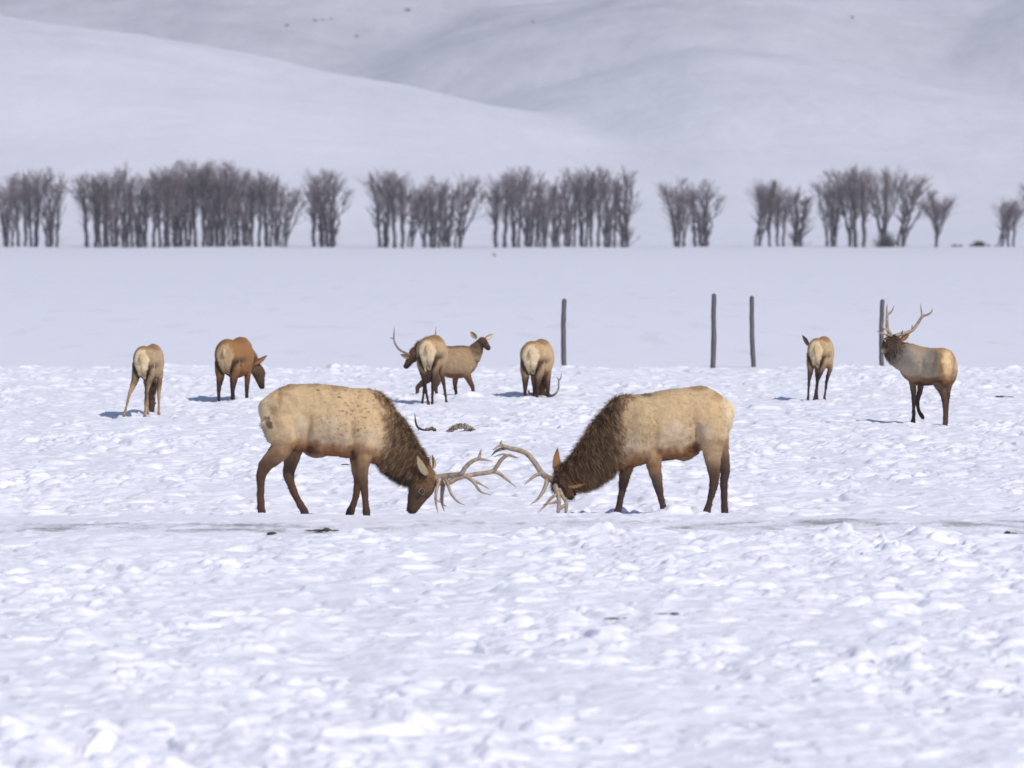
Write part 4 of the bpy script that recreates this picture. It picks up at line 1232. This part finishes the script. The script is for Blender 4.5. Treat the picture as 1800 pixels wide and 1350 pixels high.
# ------------------------------------------------------------------ bare cottonwoods
def tree_mesh(seed, H=18.0, stems=3, W=7.5, plumes=7, lean=0.0, fork=0.10, low=0.30, pr=0.13, arch=0.5):
    """bare cottonwood: stems that end in long feathery plumes of twigs"""
    rng = np.random.RandomState(seed)
    TA, TB, T0, T1 = [], [], [], []      # trunk segments
    CA, CB, C0, C1 = [], [], [], []      # twig segments

    def nrm(v):
        return v / (np.linalg.norm(v, axis=-1, keepdims=True) + 1e-9)
    bases = []
    for s in range(stems):
        az = TAU * s / stems + rng.rand() * 1.5
        rb_ = 0.11 * W * (stems > 1) * (0.5 + 0.8 * rng.rand())
        bases.append(np.array([math.cos(az) * rb_, math.sin(az) * rb_, -0.3]))
    for k in range(plumes):
        az = TAU * (k + 0.7 * rng.rand()) / plumes
        rad = W * 0.5 * math.sqrt((k + 0.6) / plumes) * 0.80
        tip = np.array([math.cos(az) * rad + lean * H, math.sin(az) * rad, H * (1.0 - 0.20 * (rad / (W * .5)) ** 2 - 0.20 * rng.rand() ** 1.5)])
        R_ = H * pr * (0.75 + 0.5 * rng.rand())
        tip[2] -= R_ * 0.25
        b = min(bases, key=lambda q: np.hypot(q[0] - tip[0] * 0.4, q[1] - tip[1] * 0.4) + 0.6 * rng.rand())
        zf = H * fork * (0.4 + 1.3 * rng.rand())
        mid = np.array([b[0] + (tip[0] - b[0]) * arch * 0.55, b[1] + (tip[1] - b[1]) * arch * 0.55, zf + (tip[2] - zf) * 0.42])
        ctrl = np.array([[*b], [b[0] + 0.12 * (mid[0] - b[0]), b[1] + 0.12 * (mid[1] - b[1]), zf], [*mid], [*(mid * 0.42 + tip * 0.58 + np.array([0, 0, 0.02 * H]))], [*tip]])
        ax = resample(ctrl, 5)
        ax[1:-1] += rng.normal(0, 0.10, (len(ax) - 2, 3)) * np.array([1, 1, 0.3])
        n = len(ax)
        tt = np.linspace(0, 1, n)
        rr = (0.19 * (1 - tt) ** 0.9 + 0.03) * H / 18 * (0.75 + 0.5 * rng.rand())
        TA += list(ax[:-1]); TB += list(ax[1:]); T0 += list(rr[:-1]); T1 += list(rr[1:])
        # secondary limbs and the twigs that they carry
        def fan(t, L, r, ang, depth):
            i = min(int(t * (n - 1)), n - 2); ft = t * (n - 1) - i
            p = ax[i] * (1 - ft) + ax[i + 1] * ft
            d = nrm(ax[i + 1] - ax[i])
            a_ = rng.rand() * TAU
            s_ = nrm(np.cross(d, np.array([math.cos(a_), math.sin(a_), 0.2])))
            dd = nrm(d * math.cos(ang) + s_ * math.sin(ang))
            return p, dd
        for q in range(22):
            t = low + 0.05 + (0.93 - low) * rng.rand()
            prof = math.sin(math.pi * min(1, max(0.02, (t - low + 0.12) / (1.20 - low)))) ** 0.7
            L = R_ * prof * (1.2 + 0.8 * rng.rand())
            p, dd = fan(t, L, 0, math.radians(22 + 26 * rng.rand()), 0)
            pts = [p]; cur = dd
            for g in range(3):
                cur = nrm(cur + np.array([0, 0, 0.20]) + rng.normal(0, 0.10, 3))
                pts.append(pts[-1] + cur * L / 3)
            r0 = 0.055 * (1.1 - 0.6 * t) * H / 18
            for g in range(3):
                TA.append(pts[g]); TB.append(pts[g + 1]); T0.append(r0 * (1 - g * .28)); T1.append(r0 * (1 - (g + 1) * .28))
            m = 12
            u = rng.rand(m) * 3
            gi = np.minimum(u.astype(int), 2); fu = (u - gi)[:, None]
            P = np.array(pts)
            o = P[gi] * (1 - fu) + P[gi + 1] * fu
            dv = nrm(nrm(P[gi + 1] - P[gi]) * 1.0 + rng.normal(0, 0.42, (m, 3)) + np.array([0, 0, 0.25]))
            ll = (R_ * 0.62 * prof * (0.4 + 0.8 * rng.rand(m)))[:, None]
            e1 = o + dv * ll * 0.55
            dv2 = nrm(dv + rng.normal(0, 0.22, (m, 3)) + np.array([0, 0, 0.12]))
            e2 = e1 + dv2 * ll * 0.5
            dv3 = nrm(dv + rng.normal(0, 0.5, (m, 3)))
            e3 = e1 + dv3 * ll * 0.35
            CA += list(o) + list(e1) + list(e1); CB += list(e1) + list(e2) + list(e3)
            C0 += [0.023] * m + [0.017] * m + [0.015] * m; C1 += [0.017] * m + [0.008] * m + [0.007] * m
        # short brushy shoots on the lower stem
        for q in range(24):
            t = 0.03 + (low + 0.05) * rng.rand()
            p, dd = fan(t, 0, 0, math.radians(25 + 40 * rng.rand()), 0)
            L = 0.035 * H * (0.4 + 1.1 * rng.rand())
            e1 = p + dd * L; e2 = e1 + nrm(dd + rng.normal(0, .35, 3)) * L * .7
            CA += [p, e1]; CB += [e1, e2]; C0 += [0.022, 0.015]; C1 += [0.015, 0.007]

    def to_mesh(A, B, r0, r1, k, name):
        A = np.array(A); B = np.array(B); r0 = np.array(r0)[:, None]; r1 = np.array(r1)[:, None]
        T = nrm(B - A)
        ref = np.where(np.abs(T[:, 2:3]) > 0.9, np.array([[1.0, 0, 0]]), np.array([[0, 0, 1.0]]))
        U = nrm(np.cross(T, ref)); Wd = np.cross(T, U)
        Vs = []
        for (c, rr) in ((A, r0), (B + T * r1 * 0.5, r1)):
            for j in range(k):
                th = TAU * j / k
                Vs.append(c + (U * math.cos(th) + Wd * math.sin(th)) * rr)
        V = np.stack(Vs, 1).reshape(-1, 3)
        b = np.arange(len(A)) * 2 * k
        Fs = [np.stack([b + j, b + (j + 1) % k, b + k + (j + 1) % k, b + k + j], 1) for j in range(k)]
        return mesh_from(name, V, np.concatenate(Fs))
    t = to_mesh(TA, TB, T0, T1, 7, "trunk"); c = to_mesh(CA, CB, C0, C1, 3, "crown")
    t.materials.append(M_BARK); c.materials.append(M_TWIG)
    cb = np.array(CB)
    return t, c, float(np.percentile(cb[:, 2], 99.7)), float(np.percentile(cb[:, 0], 98.5) - np.percentile(cb[:, 0], 1.5))


VAR = {
    'a': tree_mesh(11, 18, 3, 6.5, 7, 0, .10, .26),
    'b': tree_mesh(12, 18, 2, 7.0, 7, 0, .16, .30),
    'c': tree_mesh(13, 18, 4, 7.5, 9, 0, .08, .22, .11),
    'd': tree_mesh(14, 18, 1, 9.5, 9, 0, .30, .34, .13, .9),
    'e': tree_mesh(15, 18, 2, 7.5, 6, 0.12, .14, .34, .12, .7),
    'f': tree_mesh(16, 18, 3, 9.0, 9, 0, .08, .30, .12, .6),
    'g': tree_mesh(17, 16, 4, 4.5, 7, 0, .05, .10, .13),
    'w': tree_mesh(18, 17, 2, 12.0, 10, 0.0, .16, .36, .13, .9),
}
groves = [
    ("far-left clump", [(14, 312, 62, 'f'), (38, 300, 55, 'b'), (62, 294, 52, 'a'), (90, 290, 55, 'c')]),
    ("the long dense left grove", [(160, 302, 70, 'b'), (183, 300, 52, 'a'), (200, 296, 55, 'c'), (222, 286, 40, 'g'), (243, 312, 55, 'c'), (264, 302, 58, 'b'), (290, 288, 62, 'a'), (308, 283, 60, 'c'), (328, 276, 70, 'f'),
                               (350, 280, 62, 'b'), (372, 284, 56, 'c'), (390, 277, 66, 'a'), (410, 284, 60, 'f'), (430, 302, 55, 'c'), (450, 298, 52, 'b'), (470, 304, 46, 'a'), (488, 306, 30, 'g'), (500, 325, 52, 'e')]),
    ("lone round clump beside long grove", [(560, 292, 62, 'b'), (578, 296, 72, 'c')]),
    ("open grove above middle elk", [(676, 296, 64, 'a'), (700, 298, 58, 'b'), (722, 318, 52, 'e'), (745, 335, 44, 'w'), (763, 308, 50, 'c'), (786, 312, 48, 'g'), (806, 304, 66, 'e')]),
    ("wide grove above first post", [(880, 302, 66, 'b'), (905, 292, 50, 'a'), (932, 290, 60, 'c'), (955, 322, 48, 'f'), (978, 312, 40, 'g'), (1000, 291, 50, 'c'), (1024, 292, 50, 'a'), (1046, 288, 52, 'b'), (1070, 297, 52, 'c'), (1096, 292, 48, 'g')]),
    ("the isolated pair", [(1193, 309, 70, 'f'), (1234, 311, 72, 'c')]),
    ("small group right of the pair", [(1333, 312, 58, 'e'), (1352, 312, 55, 'd'), (1372, 335, 44, 'b'), (1404, 328, 54, 'g')]),
    ("tall arching group at right", [(1462, 296, 66, 'f'), (1496, 287, 70, 'w'), (1510, 289, 62, 'b'), (1552, 290, 72, 'w'), (1585, 300, 76, 'e')]),
    ("last scattered trees at right", [(1646, 338, 66, 'd'), (1760, 346, 50, 'e'), (1777, 352, 40, 'b'), (1826, 314, 66, 'w')]),
]
ordn = ["first", "second", "third", "fourth", "fifth", "sixth", "seventh", "eighth", "ninth", "tenth", "eleventh", "twelfth", "thirteenth", "fourteenth", "fifteenth", "sixteenth", "seventeenth", "eighteenth"]
rt = random.Random(5)
seen = set()
for gname, lst in groves:
    for i, (px, top, wpx, v) in enumerate(lst):
        d = 1180 + rt.uniform(-22, 30)
        gz = float(height(np.array([at(px, d)]), np.array([d]))[0])
        ppm = F / d
        hh = CAMH - (top - HOR) / ppm - gz
        tm, cm, zmax, wd = VAR[v]
        o = empty("cottonwood_tree", (at(px, d), d, gz - 0.1))
        sz = hh / zmax * rt.uniform(0.97, 1.0); sx = 1.0 * wpx / ppm / wd
        sx = min(max(sx, sz * 0.6), sz * 1.9)
        flip = -1 if rt.random() < 0.5 and v not in 'e' else 1
        o.scale = (sx, sx * rt.uniform(0.9, 1.1) * flip, sz)
        o.rotation_euler = (0, 0, rt.choice([0, math.pi]) if v not in 'ew' else 0)
        look = {'a': 'bare grey three-stemmed', 'b': 'bare twin-stemmed', 'c': 'bare many-stemmed upright', 'd': 'bare single-trunked round-crowned', 'e': 'bare right-leaning', 'f': 'bare spreading vase-shaped', 'g': 'narrow dense brushy', 'w': 'wide forked arching'}[v]
        tag(o, "%s cottonwood, %s from left in %s" % (look, ordn[i], gname), "tree", "leafless trees along the far edge of the plain")
        obj("trunk", tm, None, o); obj("crown", cm, None, o)


# ------------------------------------------------------------------ low bushes and hillside shrubs
def bush_mesh(seed, R, H, n=260, r=0.03):
    rng = np.random.RandomState(seed); st = []
    for i in range(n):
        az = rng.rand() * TAU; el = 0.35 + 1.1 * rng.rand()
        L = H * (0.5 + 0.6 * rng.rand())
        a = np.array([rng.normal(0, .25) * R, rng.normal(0, .25) * R, -0.1])
        m = a + np.array([math.cos(az) * math.cos(el) * R * .5, math.sin(az) * math.cos(el) * R * .5, math.sin(el) * L * .6])
        b = m + np.array([math.cos(az) * math.cos(el) * R * .5, math.sin(az) * math.cos(el) * R * .5, math.sin(el) * L * .4])
        st += [[(*a, r), (*m, r * .7), (*b, r * .25)]]
    V, Fa = tubes(st, 4, 1)
    return mesh_from("bush", V, Fa)


def far_ground(px, d):
    return float(height(np.array([at(px, d)]), np.array([d]))[0])


for k, (px, R, Hh, lab) in enumerate([(1556, 3.4, 4.2, "brushy thicket at the foot of the arching cottonwoods"), (1678, 0.9, 0.9, "small dark bush on the plain, first right of the round single tree"),
                                      (1688, 0.6, 0.7, "tiny dark bush close beside another small bush right of the round tree"), (1720, 1.8, 1.7, "low rounded bush midway between the round tree and the last trees"),
                                      (1706, 0.4, 0.7, "very small twiggy bush just left of the low rounded bush"), (1738, 0.4, 0.6, "very small twiggy bush just right of the low rounded bush"),
                                      (1750, 0.4, 0.6, "isolated tiny bush a little left of the last trees")]):
    d = 1185.0
    o = obj("bush", bush_mesh(40 + k, R, Hh, 300 if R > 1 else 90, 0.035), M_BRUSH, None, (at(px, d), d, far_ground(px, d)))
    tag(o, lab, "bush", "low bushes on the far plain")


def hill_hit(px, py):
    x0 = (px - 900) / F; s = (HOR - py) / F
    d = np.arange(1300, 4850, 3.0)
    z = hill_height(x0 * d, d)
    k = np.argmax(z > CAMH + s * d)
    return x0 * d[k], d[k], z[k]


for k, (px, py, R, lab) in enumerate([(717, 20, 2.3, "largest dark shrub dot high on the upper hillside, left of centre"), (555, 38, 1.6, "dark shrub left of centre on the upper hillside"),
                                      (568, 37, 1.2, "small shrub immediately right of another dark shrub on the upper hillside"), (583, 35, 1.0, "faintest shrub in the row of three on the upper hillside"), (505, 47, 1.5, "dark shrub near the ridge of the left hill"),
                                      (627, 66, 1.5, "dark shrub in the hollow under the bright snow band"), (1497, 33, 1.3, "pale shrub alone on the upper right hillside"), (937, 40, 1.0, "tiny shrub alone on the hill at the top middle")]):
    p = hill_hit(px, py)
    o = obj("shrub", bush_mesh(80 + k, R, R * 1.0, 120, 0.10), M_BRUSH, None, p)
    tag(o, lab, "shrub", "shrubs dotted on the hills")


# ------------------------------------------------------------------ bones, dung and bits on the snow
def blob(c, r, rng, k=0.25, seg=10):
    rows = []
    for t, s in ((-1, .15), (-.7, .7), (0, 1), (.7, .72), (1, .15)):
        rows.append((c[0] + t * r[0], c[1], c[2], s * r[1] * rng.uniform(1 - k, 1 + k), s * r[2] * rng.uniform(1 - k, 1 + k)))
    return loft(rows, (0, 1, 0), seg, 2)


rb = random.Random(9)
dS = ground_dist(762)
kS = F / dS * 6.136
root = empty("animal_spine", (at(812, dS), dS, -0.015)); tag(root, "arched backbone of an old carcass lying on the snow between the bulls", "skeleton")
fs = lambda cx, cy, y=0: ((cx - (812 - 670) * 6.136) / kS, y, ((762 - 560) * 6.136 - cy) / kS)
arc = [(700, 1222), (722, 1200), (748, 1180), (770, 1160), (795, 1148), (820, 1140), (848, 1135), (876, 1136), (905, 1140), (932, 1148), (958, 1158), (984, 1172), (1004, 1190), (1024, 1212)]
for i, (cx, cy) in enumerate(arc):
    ps = [blob(fs(cx, cy + 14, 0), (.028, .055, .052), rb)]
    c0 = fs(cx, cy + 8, 0)
    ps.append(loft([(c0[0], 0, c0[2], .010, .008), (c0[0] + .004, 0, c0[2] + .022, .014, .010), (c0[0] + .006, 0, c0[2] + .032, .008, .008)], (0, 1, 0), 6, 2))
    for s in (-1, 1):
        ps.append(loft([(c0[0], 0, c0[2], .010, .010), (c0[0] - .004, s * .05, c0[2] - .015, .010, .010), (c0[0] - .008, s * .075, c0[2] - .035 - .02 * rb.random(), .009, .009), (c0[0] - .010, s * .085, c0[2] - .055, .004, .004)], (1, 0, 0), 6, 2))
    V, Fa = join(ps)
    obj("vertebra", mesh_from("vertebra", V, Fa), M_BONE, root)
for cx, cy, yy, rr in ((985, 1205, -.03, (.035, .05, .035)), (760, 1205, -.02, (.03, .05, .022))):
    V, Fa = blob(fs(cx, cy, yy), rr, rb, .35)
    obj("hide_scrap", mesh_from("hide_scrap", V, Fa), M_DUNG, root)

root = empty("antlered_skull", (at(752, dS), dS, 0.03)); tag(root, "small skull with one curved dark antler on the snow, left of the backbone", "skull")
fs = lambda cx, cy, y=0: ((cx - (752 - 670) * 6.136) / kS, y, ((762 - 560) * 6.136 - cy) / kS)
V, Fa = join([blob(fs(505, 1215), (.045, .05, .035), rb), blob(fs(545, 1208), (.04, .045, .035), rb), blob(fs(575, 1225), (.03, .03, .028), rb)])
obj("cranium", mesh_from("cranium", V, Fa), M_BONE, root)
V, Fa = tubes([[(*fs(490, 1225), .014), (*fs(440, 1218), .017), (*fs(400, 1198), .018), (*fs(378, 1160), .016), (*fs(368, 1110), .012), (*fs(362, 1045), .003)], [(*fs(405, 1200), .010), (*fs(400, 1220), .006), (*fs(398, 1232), .003)]], 8, 4)
obj("antler", mesh_from("antler", V, Fa), M_DUNG, root)


def clods(name, px, py, specs, label, cat, mat=M_DUNG, z=0.0, group=None):
    d = ground_dist(py)
    gz = float(height(np.array([at(px, d)]), np.array([d]))[0])
    ps = [blob((a, b, c), r, rb, .3) for a, b, c, r in specs]
    V, Fa = join(ps)
    o = obj(name, mesh_from(name, V, Fa), mat, None, (at(px, d), d, gz + z))
    tag(o, label, cat, group)
    return o


G = "dark droppings and clods on the snow"
clods("dung_clod", 476, 939, [((0), 0, .012, (.045, .05, .022)), (.03, .03, .01, (.025, .03, .02))], "small round dropping on the track under the left bull's hind leg", "dung", group=G)
clods("dung_streak", 570, 937, [(.02, 0, .012, (.05, .06, .02)), (-.06, .03, .004, (.08, .05, .010)), (-.15, 0, .003, (.05, .05, .007)), (.09, .02, .004, (.06, .05, .008))], "long flat dark dropping on the track under the left bull", "dung", z=.02, group=G)
clods("mud_clod", 1772, 936, [(0, 0, .012, (.035, .04, .018)), (.06, 0, .005, (.04, .04, .009))], "dark clod on the track near the right edge of the photo", "clod", group=G)
clods("mud_clod", 1078, 1097, [(0, 0, .002, (.07, .05, .006)), (.10, .02, .001, (.05, .04, .005))], "thin brown smear in the foreground snow, left of two", "clod", z=.03, group=G)
clods("mud_clod", 1186, 1099, [(0, 0, .004, (.04, .05, .009)), (-.10, .03, .001, (.06, .04, .005))], "thicker brown clod in the foreground snow, right of two", "clod", z=.03, group=G)
clods("mud_clod", 1758, 703, [(0, 0, .03, (.09, .08, .02)), (.16, 0, .02, (.10, .06, .015))], "dark scrap on the snow right of the big bull", "clod", z=.02, group=G)
# a thin stick behind the left bull
dS2 = ground_dist(828)
o = obj("stick", mesh_from("stick", *tubes([[(-.06, 0, .05, .006), (0, 0, .055, .008), (.045, .01, .045, .005)]], 6, 3)), M_DUNG, None, (at(608, dS2), dS2, 0.03))
tag(o, "short dark stick on the snow under the left bull's belly", "stick")
# unidentified small reddish marker far out on the plain
dR = 700.0
gz = far_ground(869, dR)
root = empty("red_speck", (at(869, dR), dR, gz)); tag(root, "tiny rusty red marker far out on the snow before the trees", "speck")
V, Fa = loft([(0, 0, -.2, .03, .03), (0, 0, .32, .03, .03)], (1, 0, 0), 8, 2)
obj("speck_base", mesh_from("speck_base", V, Fa), M_BRUSH, root)
V, Fa = join([blob((0.05, 0, .38), (.22, .10, .16), rb), blob((-.16, 0, .5), (.12, .08, .10), rb)])
obj("speck_clump", mesh_from("speck_clump", V, Fa), M_RED, root)

# ------------------------------------------------------------------ winter haze over the plain
HZ = bpy.data.materials.new("haze_air"); HZ.use_nodes = True
hn = HZ.node_tree
for n_ in list(hn.nodes):
    if n_.type != 'OUTPUT_MATERIAL': hn.nodes.remove(n_)
pv = hn.nodes.new("ShaderNodeVolumePrincipled")
pv.inputs["Color"].default_value = (0.97, 0.95, 0.99, 1)
pv.inputs["Density"].default_value = 0.00019
pv.inputs["Anisotropy"].default_value = 0.2
hn.links.new(pv.outputs[0], [n_ for n_ in hn.nodes if n_.type == 'OUTPUT_MATERIAL'][0].inputs["Volume"])
xa, ya, yb, za, zb = 5400.0, -90.0, 6700.0, -8.0, 460.0
V = [(sx * xa, y, z) for z in (za, zb) for y in (ya, yb) for sx in (-1, 1)]
Fq = [(0, 2, 3, 1), (4, 5, 7, 6), (0, 1, 5, 4), (2, 6, 7, 3), (0, 4, 6, 2), (1, 3, 7, 5)]
o = obj("haze", mesh_from("haze", V, Fq, smooth=False), HZ)
tag(o, kind="stuff")
